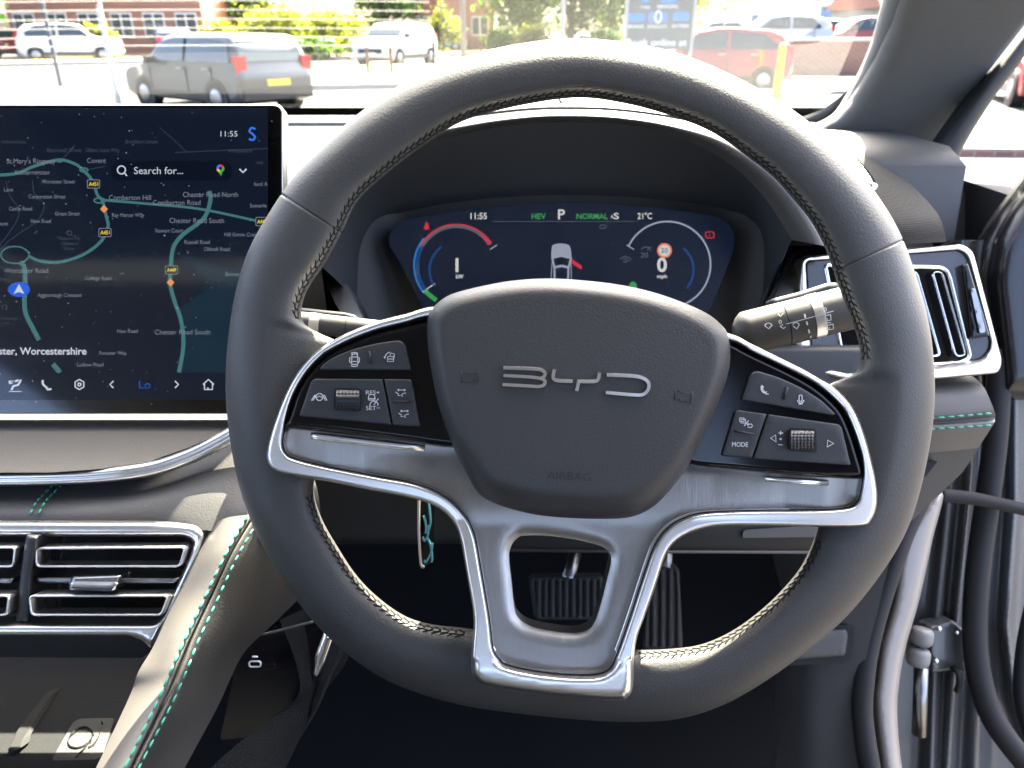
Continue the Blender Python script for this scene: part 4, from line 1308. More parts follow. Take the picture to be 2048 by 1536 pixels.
# ================================================================== PILLAR, DOOR FRAME, DOOR
pil = thing("windscreen_pillar", "grey fabric covered windscreen pillar at the upper right", "pillar", U(1760, 310, .92))
po = cat([(1905, -420), (1800, -60), (1768, 55), (1742, 118), (1716, 165), (1690, 205), (1655, 235), (1600, 262), (1640, 268), (1722, 296), (1790, 312),
          (1852, 320), (1868, 296), (1890, 262), (1960, 165), (2060, 36), (2128, -60), (2340, -420)], 6)
def d_pil(P, dist):
    base = .76 + .20 * np.clip((P[:, 1] + 60) / 360, 0, 1) - .17 * np.clip((-60 - P[:, 1]) / 360, 0, 1)
    ld = np.clip((P[:, 0] - np.interp(P[:, 1], [-420, -60, 55, 118, 165, 205, 235, 262, 330], [1905, 1800, 1768, 1742, 1716, 1690, 1655, 1600, 1560])) / 70, 0, 1)
    return base + .055 * (1 - np.sqrt(np.clip(1 - (1 - ld) ** 2, 0, 1))) + .012 * (1 - rnd(dist, 10))
relief("pillar_trim", po, d_pil, 'fabric', pil, step=11, rings=(2, 5, 10), thick=.03)
relief("pillar_foot", rounded([(1600, 266), (1650, 261), (1722, 292), (1800, 314), (1856, 318), (1852, 345), (1845, 392), (1800, 366), (1768, 335), (1690, 300), (1600, 290)], 6),
       lambda P, dist: .93 - .10 * np.clip((P[:, 1] - 290) / 100, 0, 1) + .01 * (1 - rnd(dist, 8)), 'plastic', pil, step=10, rings=(2, 5, 8), thick=.03)
relief("pillar_seal", cat([(2070, 30), (1960, 172), (1893, 266), (1860, 318), (1852, 395), (1872, 440), (1900, 496), (1908, 470), (1900, 400), (1912, 338), (1932, 285), (1985, 200), (2070, 82)], 5),
       lambda P, dist: .86 + .02 * (1 - rnd(dist, 18)), 'rubber', pil, step=9, rings=(2, 5, 10, 16), thick=.03)

frm = thing("door_frame", "pale metal door opening with a black rubber seal, right of the footwell", "door frame", U(1780, 1536, .7))
jo = cat([(1885, 985), (1822, 1040), (1798, 1095), (1783, 1199), (1759, 1288), (1749, 1362), (1746, 1421), (1764, 1560), (1800, 1760), (1850, 1760), (1808, 1560), (1795, 1436), (1799, 1362),
          (1813, 1288), (1839, 1199), (1865, 1080)], 6)
relief("jamb", jo, lambda P, dist: .705 - .02 * (P[:, 1] - 980) / 550 + .014 * (1 - rnd(dist, 22)), 'paint_silver', frm, step=9, rings=(2, 5, 10, 16), thick=.03)
mb = MB()
sl = np.array([(1860, 960, .70), (1815, 1050, .69), (1792, 1110, .685), (1762, 1200, .68), (1738, 1290, .675), (1727, 1365, .67), (1725, 1436, .665), (1742, 1550, .655), (1785, 1760, .64)])
c = cat(sl, 10, closed=False)
sweep(mb, U(c[:, 0], c[:, 1], c[:, 2]), circ(.0088, 14))
mb.build("rubber_seal", 'rubber', frm)
kick = relief("kick_panel", cat([(1560, 1085), (1690, 1085), (1780, 1075), (1762, 1195), (1738, 1290), (1722, 1377), (1720, 1440), (1738, 1560), (1770, 1760), (1560, 1760), (1565, 1400), (1590, 1250)], 5), lambda P, dist: .70 - .0002 * (P[:, 0] - 1560) + .03 * np.clip((1640 - P[:, 0]) / 80, 0, 1) ** 2, 'plastic_grey', frm, step=18, thick=.02)
relief("release_recess", rounded([(1560, 1256), (1700, 1250), (1707, 1262), (1700, 1318), (1690, 1326), (1560, 1332)], 8), flat(.668), 'plastic_matte', kick, step=30, thick=.004)
relief("release_lever", rounded([(1560, 1266), (1692, 1258), (1696, 1270), (1690, 1312), (1560, 1322)], 8), flat(.664, 4, .003), 'plastic_grey', kick, step=14, rings=(1, 4), thick=.006)

door = thing("open_door", "dark open driver's door with rubber seals at the right edge", "car door", U(1960, 1536, .85))
mat('door_dark', (.075, .078, .082), .3, spec=.5, coat=.3)
ridges = [([(500, 1925), (760, 1915), (1000, 1898), (1250, 1872), (1536, 1862)], 14, .020), ([(500, 1960), (760, 1950), (1000, 1935), (1250, 1912), (1536, 1895)], 13, .022),
          ([(500, 1995), (1000, 1975), (1250, 1958), (1536, 1950)], 20, .016), ([(500, 2030), (1000, 2030), (1250, 2012), (1400, 2030), (1536, 2080)], 14, .02)]
def d_door(P, dist):
    d = .80 + 0 * dist
    for pts, w, h in ridges:
        xc = np.interp(P[:, 1], [p[0] for p in pts], [p[1] for p in pts])
        d = d - h * np.exp(-((P[:, 0] - xc) / w) ** 2)
    return d
relief("door_edge", [(1905, 480), (2240, 480), (2240, 1960), (1830, 1960), (1800, 1580), (1790, 1430), (1806, 1290), (1838, 1180), (1866, 1060), (1895, 960), (1960, 880), (1985, 830), (2000, 740)], d_door, 'door_dark', door, step=7, thick=.03)
for pts, r, dd in (([(2000, 700, .76), (1992, 860, .76), (1975, 1000, .76), (1955, 1150, .755), (1950, 1280, .75), (1965, 1380, .745), (2000, 1460, .74), (2080, 1560, .735)], .011, 0),
                   ([(2070, 1200, .76), (2050, 1300, .755), (2046, 1400, .75), (2075, 1500, .745)], .008, 0)):
    mb = MB()
    c = cat(pts, 10, closed=False)
    sweep(mb, U(c[:, 0], c[:, 1], c[:, 2]), circ(r, 14))
    mb.build("door_seal", 'rubber', door)
# check strap
mb = MB()
c = cat([(1880, 990, .735), (1940, 996, .735), (2000, 1008, .735), (2080, 1026, .735)], 6, closed=False)
sweep(mb, U(c[:, 0], c[:, 1], c[:, 2]), [(-.006, -.006), (.006, -.006), (.006, .005), (-.006, .005)])
mb.build("check_strap", 'rubber', door)
mat('hinge_grey', (.16, .155, .15), .5)
# hinge: two knuckles, pin and leaf
hin = relief("hinge", rounded([(1856, 1254), (1905, 1240), (1932, 1262), (1936, 1350), (1905, 1340), (1862, 1346)], 8), flat(.765, 6, .004), 'door_dark', door, step=10, rings=(2, 6), thick=.02)
for y0, y1 in ((1256, 1290), (1296, 1332)):
    mb = MB()
    xx = lambda y: 1846 - (y - 1256) * .16
    t = np.linspace(0, 1, 7)
    sweep(mb, U(xx(y0 + (y1 - y0) * t), y0 + (y1 - y0) * t, np.full(7, .735)), circ(.0105, 16), scale=[.72, .95, 1, 1, 1, .95, .72])
    mb.build("hinge_knuckle", 'hinge_grey', hin)
mb = MB()
sweep(mb, U(np.array([1843., 1838]), np.array([1334., 1470]), np.full(2, .745)), circ(.0065, 12))
mb.build("hinge_post", 'satin_dark', hin)
for x, y, s in ((1878, 1258, 5), (1872, 1322, 5), (1914, 1265, 4)):
    mb = MB()
    sweep(mb, [U(x, y, .762), U(x, y, .752)], circ(s / FPX * .76, 6), nref=UPV)
    mb.build("hinge_bolt", 'satin', hin)
mb = MB()
c = cat([(1905, 1336, .76), (1916, 1346, .75), (1919, 1366, .75), (1914, 1382, .755)], 6, closed=False)
sweep(mb, U(c[:, 0], c[:, 1], c[:, 2]), circ(.003, 8))
mb.build("door_wire", 'rubber', door)
mat('mirror_shell', (.012, .012, .014), .25, spec=.45)
relief("mirror_base", rounded([(2110, 300), (2010, 432), (1984, 478), (1970, 560), (1980, 640), (1990, 730), (1995, 800), (2110, 800)], [2, 40, 30, 30, 30, 30, 20, 2], 6), lambda P, dist: .74 + .04 * (1 - rnd(dist, 50)), 'mirror_shell', door, step=10, rings=(3, 8, 16, 30), thick=.03)
relief("quarter_panel", cat([(1913, 336), (1930, 372), (1968, 408), (2010, 442), (1990, 492), (1908, 494), (1902, 420)], 5), lambda P, dist: .90 + .01 * (1 - rnd(dist, 16)), 'plastic_grey', door, step=10, rings=(3, 8, 14), thick=.02)
mb = MB()
strokes(mb, [[(1915, 497), (1985, 500)]], 12, .80, .006)
mb.build("door_strip", 'satin', door)
relief("door_gap", [(1890, 470), (2010, 470), (2010, 560), (1890, 560)], flat(.92), 'plastic_matte', door, step=40, thick=.02)

# ================================================================== WINDSCREEN AND CABIN SHELL
win = thing("windscreen", "clear windscreen with a black lower border above the dashboard", "windscreen", (-.38, 1.22, Z0 - .11))
def wpt(x, s):
    return np.array([x, 1.23 - .93 * s, Z0 - .118 + .545 * s])
mb = MB()
ss = np.linspace(0, 1, 12)
loft(mb, [np.array([wpt(x, s) - np.array([0, .02 * ((x + .38) / .8) ** 2, 0]) for x in np.linspace(-1.2, .62, 16)]) for s in ss])
mb.build("glass", 'windscreen_glass', win)
mat('frit', (.006, .006, .007), .4)
mb = MB()
xs = np.linspace(-1.2, .50, 30)
a = np.array([wpt(x, .0) - np.array([0, .006, 0]) for x in xs])
b = np.array([wpt(x, .026) - np.array([0, .006, 0]) for x in xs])
loft(mb, [a, b])
mb.build("lower_border", 'frit', win)
fr_c = cat([(1775, 60, .90), (1748, 122, .93), (1722, 172, .96), (1690, 208, .99), (1650, 236, 1.02), (1590, 258, 1.04)], 8, closed=False)
mb = MB()
w = np.interp(np.linspace(0, 1, len(fr_c)), [0, .35, .7, 1], [.002, .006, .0085, .009])
sweep(mb, U(fr_c[:, 0] - 4, fr_c[:, 1] - 4, fr_c[:, 2]), [(-1, -.1), (1, -.1), (1, .1), (-1, .1)], scale=w)
mb.build("side_border", 'frit', win)

glass_mat('roof_glass', (.35, .37, .38), .02, 1.5)
mb = MB()
zr = Z0 + .40
for c, s in (((-.38, .26, zr), (1.64, .2, .05)), ((-.38, -1.1, zr), (1.64, 1.5, .05)), ((-1.08, -.1, zr), (.24, .5, .05)), ((.32, -.1, zr), (.24, .5, .05))):
    box(mb, c, s)
roof = struct(mb.build("cabin_roof", 'headliner', None, smooth=False))
mb = MB()
box(mb, (-.38, -.1, zr + .03), (1.2, .55, .006))
mb.build("roof_glass", 'roof_glass', roof, smooth=False)
mb = MB()
box(mb, (-.38, -1.75, Z0 - .35), (1.6, .1, .9))
box(mb, (-1.19, -.4, Z0 - .48), (.06, 2.6, .72))
box(mb, (.42, -.95, Z0 - .48), (.06, 1.5, .72))
box(mb, (-.62, -.75, Z0 - .30), (.5, .16, .75))
box(mb, (.49, -.48, Z0 + .05), (.07, .6, .75))
box(mb, (.56, 1.35, Z0 - .52), (.06, 1.1, .72))
struct(mb.build("cabin_walls", 'cabin_dark', None, smooth=False))
# ================================================================== OUTSIDE: CAR PARK
mat('asphalt', (.045, .043, .039), .9, spec=.2, bump=(30, .01), var=(1.5, .25))
mat('kerb', (.30, .29, .27), .9, var=(5, .2))
mat('dry_grass', (.33, .25, .10), .95, spec=.1, bump=(20, .05), var=(4, .35))
mat('tyre', (.015, .015, .016), .8)
mat('wheel_rim', (.35, .35, .36), .35, .8)
mat('car_glass', (.02, .03, .032), .05, spec=.8)
mat('lamp_red', (.45, .02, .02), .2, coat=.6)
mat('lamp_clear', (.6, .6, .62), .1, spec=.8, coat=.6)
mat('plate_yellow', (.75, .50, .04), .5)
mat('plate_white', (.75, .75, .72), .5)
mat('trim_black', (.02, .02, .022), .5)
for nme, c in (('car_grey', (.06, .065, .068)), ('car_blue', (.025, .035, .22)), ('car_white', (.55, .56, .56)), ('car_red', (.24, .003, .009)), ('car_silver', (.42, .44, .45)), ('car_green', (.10, .32, .24))):
    mat(nme, c, .3, .1, coat=.9)
mat('post_grey', (.10, .105, .12), .5)
mat('post_white', (.62, .60, .55), .6)
mat('bollard_yellow', (.75, .46, .02), .6, var=(6, .15))
mat('board', (.085, .10, .11), .5)
mat('sign_blue', (.03, .20, .55), .5)
mat('sign_white', (.78, .78, .76), .5)
mat('window_white', (.7, .7, .68), .5)
mat('window_glass', (.05, .06, .07), .1, spec=.8)
mat('roof_tile', (.14, .075, .055), .9, bump=(3, .04), var=(2, .2))
mat('cladding', (.35, .34, .33), .7)
mat('cream', (.62, .58, .50), .8)
mat('bark', (.08, .055, .04), .9, bump=(14, .03))
def brick_mat(name, c1, c2, mortar, sc=1.0):
    m = bpy.data.materials.new(name)
    m.use_nodes = True
    t = m.node_tree
    b = t.nodes["Principled BSDF"]
    b.inputs["Roughness"].default_value = .9
    tc, br, mp = t.nodes.new("ShaderNodeTexCoord"), t.nodes.new("ShaderNodeTexBrick"), t.nodes.new("ShaderNodeMapping")
    mp.inputs["Rotation"].default_value = (math.pi / 2, 0, 0)
    br.inputs["Color1"].default_value, br.inputs["Color2"].default_value, br.inputs["Mortar"].default_value = (*c1, 1), (*c2, 1), (*mortar, 1)
    br.inputs["Scale"].default_value = sc
    br.inputs["Brick Width"].default_value, br.inputs["Row Height"].default_value, br.inputs["Mortar Size"].default_value = .225, .075, .01
    t.links.new(tc.outputs["Object"], mp.inputs[0])
    t.links.new(mp.outputs[0], br.inputs["Vector"])
    t.links.new(br.outputs["Color"], b.inputs["Base Color"])
    bp = t.nodes.new("ShaderNodeBump")
    bp.inputs["Distance"].default_value = .01
    t.links.new(br.outputs["Fac"], bp.inputs["Height"])
    t.links.new(bp.outputs[0], b.inputs["Normal"])
    M[name] = m
brick_mat('brick_red', (.33, .10, .06), (.26, .075, .05), (.36, .30, .25))
brick_mat('brick_brown', (.20, .10, .075), (.15, .075, .06), (.24, .2, .18))

mb = MB()
box(mb, (0, 150, -.25), (700, 700, .5))
struct(mb.build("ground", 'asphalt', None, smooth=False))
def patch(name, pix, m, h=.12, kind=None):
    """raised island whose outline is given by ground pixels"""
    p = np.array([G(x, y, h) for x, y in pix])
    n = len(p)
    lo = p.copy()
    lo[:, 2] = -.05
    mb = MB().add(np.concatenate([p, lo]), [tuple(range(n))] + [(i, n + i, n + (i + 1) % n, (i + 1) % n) for i in range(n)])
    o = mb.build(name, m, None, smooth=False)
    o["kind"] = kind or "structure"
    return o
patch("grass_verge", [(520, 165), (760, 160), (1050, 158), (1060, 133), (800, 128), (640, 133), (540, 142)], 'dry_grass', .10, "stuff")
patch("grass_verge", [(560, 114), (900, 107), (1240, 102), (1240, 88), (900, 90), (560, 97), (200, 102), (60, 112), (60, 123), (300, 118)], 'dry_grass', .12, "stuff")
patch("kerb", [(480, 172), (760, 167), (1060, 165), (1060, 159), (760, 161), (480, 166)], 'kerb', .13)
patch("kerb", [(-200, 130), (60, 125), (300, 120), (560, 116), (900, 109), (900, 107), (560, 113), (300, 117), (60, 122), (-200, 127)], 'kerb', .14)
patch("pavement", [(1500, 190), (1700, 180), (1900, 190), (1900, 150), (1560, 148), (1500, 165)], 'kerb', .08)
patch("kerb", [(1900, 296), (2300, 300), (2300, 288), (1900, 284)], 'brick_brown', .10)

# ---------------------------------------------------------------- cars
PROF = {
    'hatch': dict(L=4.1, W=1.74, H=1.47, lo=[(2.05, .28), (2.02, .62), (1.85, .80), (1.05, .95)], roof=[(.45, 1.38), (-.2, 1.47), (-1.2, 1.42), (-1.72, 1.25)], rear=[(-1.95, .92), (-2.05, .75), (-2.03, .3)],
                  win=[(.80, .98), (.36, 1.33), (-.25, 1.40), (-1.15, 1.35), (-1.5, 1.05), (-1.45, .98)]),
    'suv': dict(L=4.4, W=1.85, H=1.65, lo=[(2.2, .32), (2.18, .75), (2.02, .98), (1.1, 1.10)], roof=[(.55, 1.55), (-.2, 1.65), (-1.4, 1.60), (-1.85, 1.48)], rear=[(-2.12, 1.05), (-2.2, .8), (-2.16, .35)],
                win=[(.88, 1.12), (.45, 1.50), (-.2, 1.57), (-1.3, 1.52), (-1.75, 1.22), (-1.65, 1.10)]),
    'estate': dict(L=4.2, W=1.76, H=1.58, lo=[(2.1, .28), (2.06, .68), (1.80, .86), (1.15, 1.0)], roof=[(.55, 1.45), (-.1, 1.58), (-1.3, 1.56), (-1.80, 1.48)], rear=[(-2.02, .98), (-2.1, .7), (-2.06, .3)],
                   win=[(.92, 1.02), (.48, 1.41), (-.1, 1.49), (-1.3, 1.47), (-1.75, 1.38), (-1.9, 1.02)]),
}
def car(kind, paint, label, px, py, head, z=0.0, sc=1.0, roofm=None, group="cars in the car park", lights=True, plate='plate_yellow', zs=1.0):
    K = PROF[kind]
    g = G(px, py, z)
    root = thing("parked_car", label, "car", (0, 0, 0), group)
    W, H = K['W'], K['H']
    belt = K['lo'][-1][1]
    side = K['lo'] + K['roof'] + K['rear']
    under = [(-K['L'] / 2 + .25, .2), (K['L'] / 2 - .25, .2)]
    out = cat(side, 4, closed=False)
    out = np.concatenate([out, np.array(under)])
    cx, cz = out[:, 0].mean(), .8
    def tum(zv):
        return 1 - .17 * np.clip((zv - belt) / (H - belt), 0, 1) - .04 * np.clip((.5 - zv) / .4, 0, 1)
    mb = MB()
    secs = []
    for yk, ins in ((-1, .80), (-.985, .93), (-.93, .985), (-.8, 1), (0, 1.003), (.8, 1), (.93, .985), (.985, .93), (1, .80)):
        q = (out - [cx, cz]) * [.5 + .5 * ins + (0 if ins > .9 else .05), ins] + [cx, cz]
        secs.append(np.stack([q[:, 0], yk * W / 2 * tum(out[:, 1]), np.maximum(q[:, 1], .2)], 1))
    loft(mb, secs, closed=True)
    for s_, rev in ((secs[0], False), (secs[-1], True)):
        n = len(s_)
        mb.add(s_, [tuple(range(n)) if not rev else tuple(reversed(range(n)))])
    body = mb.build("body", paint, root, angle=50)
    w = np.array(K['win'])
    def pane(a, sgn):
        q = np.array(a, float)
        y = sgn * (W / 2 * tum(q[:, 1]) + .012)
        n = len(q)
        v = np.stack([q[:, 0], y, q[:, 1]], 1)
        v2 = v.copy(); v2[:, 1] -= sgn * .05
        m = MB().add(np.concatenate([v, v2]), [tuple(range(n)), tuple(reversed(range(n, 2 * n)))] + [(i, (i + 1) % n, n + (i + 1) % n, n + i) for i in range(n)])
        return m.build("side_window", 'car_glass', root, smooth=False)
    split = -.38
    top = lambda x: np.interp(x, w[1:4][::-1, 0], w[1:4][::-1, 1])
    for sgn in (1, -1):
        pane([w[0], w[1], w[2], (split + .05, top(split + .05)), (split + .05, w[0][1])], sgn)
        pane([(split - .05, w[0][1]), (split - .05, top(split - .05)), w[3], w[4], w[5]], sgn)
    def cross(p, q, name, m, inset=.1, lift=.015):
        (xa, za), (xb, zb) = p, q
        t = np.array([xb - xa, zb - za]); t /= np.hypot(*t)
        nn = np.array([t[1], -t[0]])
        if nn[0] * (xa - cx) < 0: nn = -nn
        pa = np.array(p) + t * inset + nn * lift
        pb = np.array(q) - t * inset + nn * lift
        ya, yb = W / 2 * tum(np.array(za)) - .12, W / 2 * tum(np.array(zb)) - .12
        v = np.array([(pa[0], -ya, pa[1]), (pa[0], ya, pa[1]), (pb[0], yb, pb[1]), (pb[0], -yb, pb[1])])
        v2 = v - np.array([nn[0], 0, nn[1]]) * .05
        return MB().add(np.concatenate([v, v2]), [(0, 1, 2, 3), (7, 6, 5, 4)] + [(i, (i + 1) % 4, 4 + (i + 1) % 4, 4 + i) for i in range(4)]).build(name, m, root, smooth=False)
    cross(K['lo'][-1], K['roof'][0], "front_window", 'car_glass', .06, .03)
    cross(K['roof'][-1], K['rear'][0], "rear_window", 'car_glass', .05, .03)
    if roofm:
        mb = MB()
        rp = cat([K['roof'][0]] + K['roof'][1:], 5, closed=False)
        a = [np.stack([rp[:, 0], np.full(len(rp), s * W / 2 * .80), rp[:, 1] + .025 - .02 * s * s], 1) for s in (-1, -.5, 0, .5, 1)]
        loft(mb, a)
        mb.build("roof", roofm, root)
    for x in (K['L'] / 2 - .82, -K['L'] / 2 + .78):
        for sgn in (1, -1):
            mb = MB()
            sweep(mb, [(x, sgn * (W / 2 - .20), .32), (x, sgn * (W / 2 + .012), .32)], circ(.37, 24), nref=(0, 0, 1))
            mb.build("wheel_arch", 'trim_black', root, angle=40)
            mb = MB()
            sweep(mb, [(x, sgn * (W / 2 - .20), .315), (x, sgn * (W / 2 - .03), .315), (x, sgn * (W / 2 + .02), .315)], circ(.315, 24), nref=(0, 0, 1), scale=[1, 1, .93])
            wh = mb.build("wheel", 'tyre', root, angle=40)
            mb = MB()
            sweep(mb, [(x, sgn * (W / 2), .315), (x, sgn * (W / 2 + .03), .315)], circ(.21, 18), nref=(0, 0, 1), scale=[1, .8])
            mb.build("wheel_cap", 'wheel_rim', wh, angle=40)
    for sgn in (1, -1):
        mb = MB(); box(mb, (-K['L'] / 2 + .12, sgn * (W / 2 - .14), K['rear'][0][1] - .02), (.16, .22, .36))
        mb.build("tail_lamp", 'lamp_red', root, smooth=False)
        mb = MB(); box(mb, (K['L'] / 2 - .14, sgn * (W / 2 - .22), K['lo'][1][1] + .02), (.22, .36, .16))
        mb.build("headlamp", 'lamp_clear', root, smooth=False)
        mb = MB(); box(mb, (.80, sgn * (W / 2 + .06), belt + .03), (.12, .2, .14))
        mb.build("door_mirror", 'trim_black', root, smooth=False)
        for xs_ in (.95, -.38, -1.25):
            mb = MB(); box(mb, (xs_, sgn * (W / 2 - .002), .62), (.014, .02, .62)); mb.build("door_gap", 'trim_black', root, smooth=False)
        for xs_ in (-.2, -1.1):
            mb = MB(); box(mb, (xs_, sgn * (W / 2 + .012), belt - .12), (.2, .03, .03)); mb.build("door_handle", 'wheel_rim', root, smooth=False)
        mb = MB(); box(mb, (-.05, sgn * (W / 2 + .004), .34), (K['L'] * .55, .03, .14)); mb.build("sill", 'trim_black', root, smooth=False)
    mb = MB(); box(mb, (-K['L'] / 2 - .0, 0, .62), (.06, .52, .12))
    mb.build("number_plate", plate, root, smooth=False)
    mb = MB(); box(mb, (K['L'] / 2 - .0, 0, .45), (.06, .52, .12))
    mb.build("number_plate", 'plate_white', root, smooth=False)
    mb = MB(); box(mb, (K['L'] / 2 - .03, 0, .56), (.1, W * .6, .16))
    mb.build("grille", 'trim_black', root, smooth=False)
    mb = MB(); box(mb, (-K['L'] / 2 + .06, 0, .40), (.14, W * .9, .22)); mb.build("bumper", 'trim_black', root, smooth=False)
    root.location = g
    root.rotation_euler = (0, 0, R(head))
    root.scale = (sc, sc, sc * zs)
    return root
car('estate', 'car_grey', "dark grey estate car with a yellow rear plate, right behind the touchscreen", 440, 214, 142, sc=.92, zs=.9)
car('hatch', 'car_blue', "blue hatchback parked behind the grey estate car", 352, 118, 115)
car('suv', 'car_white', "white car with its bonnet to the right, far left behind the sign post", 150, 122, 20)
car('hatch', 'car_red', "small red car at the far left edge beyond the verge", 32, 116, 10)
car('suv', 'car_white', "white off-road car facing left beyond the cycle stands", 795, 128, 248, plate='plate_white')
car('hatch', 'car_green', "pale green car half hidden behind the white off-road car", 872, 104, 190)
car('suv', 'car_red', "red car with a white roof beside the yellow bollard", 1418, 178, 170, roofm='car_white', sc=.84)
car('hatch', 'car_silver', "silver car behind the brick wall, next to the information board", 1545, 112, 175, z=.35, sc=1.08)
car('hatch', 'car_red', "bright red car behind the brick wall near the pillar", 1716, 112, 178, z=.35, sc=1.03)
car('hatch', 'car_white', "white car between the silver and the red one behind the brick wall", 1625, 100, 160, z=.35, sc=1.05)
car('suv', 'car_white', "white car farthest back behind the brick wall, left of the silver car", 1430, 92, 175, z=.3)
car('hatch', 'car_red', "red car seen through the side window beside the pillar", 2085, 205, 250)

# ---------------------------------------------------------------- posts, bollards, stands
def post(name, label, catg, px, py, h, r, m, group=None, z=0.0):
    g = G(px, py, z)
    o = thing(name, label, catg, g, group)
    mb = MB()
    sweep(mb, [g + [0, 0, -.1], g + [0, 0, h * .2], g + [0, 0, h]], circ(r, 14), nref=(0, 1, 0), scale=[1.15, 1.0, .9])
    mb.build("post", m, o, angle=40)
    return o, g
o, g = post("lamp_post", "dark lamp post rising behind the left shoulder of the steering wheel", "lamp post", 928, 140, 7, .095, 'post_grey')
mb = MB(); sweep(mb, [g + [0, 0, 6.95], g + [.3, -.4, 7.15], g + [.7, -.9, 7.2]], circ(.05, 8), nref=(0, 0, 1)); mb.build("lamp_arm", 'post_grey', o)
mb = MB(); box(mb, g + [.8, -1.05, 7.18], (.25, .5, .1), .65); mb.build("lamp_head", 'post_grey', o)
o, g = post("lamp_post", "pale grey pole in front of the trees above the wheel's top", "lamp post", 1124, 120, 6.5, .10, 'cladding')
mb = MB(); sweep(mb, [g + [0, 0, 6.4], g + [.4, -.6, 6.6]], circ(.05, 8), nref=(0, 0, 1)); mb.build("lamp_arm", 'post_grey', o)
o, g = post("sign_post", "thin dark post at the left beside the white car", "post", 122, 172, 4.2, .055, 'post_grey')
mb = MB(); box(mb, g + [0, -.06, 3.6], (.5, .03, .4)); mb.build("sign_plate", 'cladding', o, smooth=False)
o, g = post("road_sign", "white post with a red triangular road sign in front of the brick house", "road sign", 238, 212, 2.6, .05, 'post_white')
def tri(mb, c, s, y):
    mb.add([c + [-s, y, s * .8], c + [s, y, s * .8], c + [0, y, -s], c + [-s, y + .02, s * .8], c + [s, y + .02, s * .8], c + [0, y + .02, -s]], [(0, 1, 2), (5, 4, 3), (0, 3, 4, 1), (1, 4, 5, 2), (2, 5, 3, 0)])
mb = MB(); tri(mb, g + [0, 0, 2.12], .34, -.08); sp_ = mb.build("sign_face", 'lamp_red', o, smooth=False)
mb = MB(); tri(mb, g + [0, 0, 2.14], .2, -.085); mb.build("sign_centre", 'sign_white', sp_, smooth=False)
for px, py, h, lab in ((1552, 196, 1.05, "yellow bollard in front of the red car's rear wheel"), (1441, 178, .85, "short yellow bollard nearest the board, by the red car's door"), (1464, 182, .75, "shortest yellow bollard in the middle of the three")):
    o, g = post("bollard", lab, "bollard", px, py, h, .085, 'bollard_yellow', "yellow bollards")
    mb = MB(); sweep(mb, [g + [0, 0, h], g + [0, 0, h + .03], g + [0, 0, h + .05]], circ(.085, 14), nref=(0, 1, 0), scale=[.9, .7, .25]); mb.build("cap", 'bollard_yellow', o)
for px, py, lab in ((737, 152, "dark wooden post before the white off-road car's grille"), (784, 152, "dark wooden post before the white off-road car's door"), (868, 128, "dark post by the lamp post's left"), (962, 112, "brown post right of the dark lamp post"), (1034, 104, "brown post farther right on the verge")):
    o, g = post("wooden_post", lab, "post", px, py, .85, .06, 'bark', "wooden posts on the verge")
for px, lab in ((592, "first cycle stand behind the grey estate's rear"), (655, "middle cycle stand between the two others"), (716, "cycle stand next to the white off-road car")):
    g = G(px, 122)
    mb = MB()
    a = [g + [-.42, 0, -.05]] + [g + [-.42 + .12 - .12 * math.cos(t), 0, .78 + .12 * math.sin(t)] for t in np.linspace(0, math.pi / 2, 6)] + [g + [.42 - .12 + .12 * math.sin(t), 0, .78 + .12 * math.cos(t)] for t in np.linspace(0, math.pi / 2, 6)] + [g + [.42, 0, -.05]]
    sweep(mb, a, circ(.035, 8), nref=(0, -1, 0))
    tag(mb.build("cycle_stand", 'wheel_rim', None), lab, "cycle stand", "cycle stands")
# information board
g = G(1318, 205)
Yb = g[1]
def bx(px, py):
    r = (px - PCX) / FPX * RGT + (PCY - py) / FPX * UPV + FWD
    t = Yb / r[1]
    return EYE + r * t
board = thing("information_board", "dark grey information board with blue symbols and white captions", "notice board", (bx(1318, 90)[0], Yb, 0))
pl_, pr_, pt, pb = bx(1256, 50)[0], bx(1384, 50)[0], 3.0, bx(1318, 100)[2]
mb = MB(); box(mb, ((pl_ + pr_) / 2, Yb + .05, (pt + pb) / 2), (pr_ - pl_, .08, pt - pb)); bd = mb.build("board_panel", 'board', board, smooth=False)
for x in (pl_ - .03, pr_ + .03):
    mb = MB(); box(mb, (x, Yb + .05, pt / 2), (.06, .1, pt)); mb.build("board_post", 'cladding', board, smooth=False)
def on_board(mb, s, px, py, cap, width, m):
    v, f, w = glyphs(s, .01)
    a = bx(px, py)
    k = (bx(px + width, py)[0] - a[0]) / w
    kc = a[2] - bx(px, py + cap)[2]
    mb.add(np.stack([a[0] + v[:, 0] * k, np.full(len(v), Yb + .006), a[2] + v[:, 1] * kc], 1), f)
for s, x, y, c, w in (("Book online at", 1253, 91, 13, 120), ("TYRES", 1280, 17, 5, 20), ("SERVICING", 1314, 16, 6, 42), ("BRAKES", 1254, 56, 6, 34), ("EXHAUSTS", 1296, 56, 6, 38), ("BATTERIES", 1344, 55, 6, 34)):
    mb = MB(); on_board(mb, s, x, y, c, w, None); mb.build("caption", 'sign_white', bd, smooth=False)
for x0, x1, y0, y1 in ((1255, 1290, 27, 43), (1298, 1334, 24, 45), (1347, 1377, 24, 42), (1283, 1298, -6, 6), (1322, 1352, -8, 6)):
    a, b = bx(x0, y0), bx(x1, y1)
    q = rounded([(a[0], a[2]), (b[0], a[2]), (b[0], b[2]), (a[0], b[2])], .05)
    mb = MB().add(np.stack([q[:, 0], np.full(len(q), Yb + .004), q[:, 1]], 1), [tuple(range(len(q)))]); mb.build("blue_symbol", 'sign_blue', bd, smooth=False)
a = bx(1316, 34)
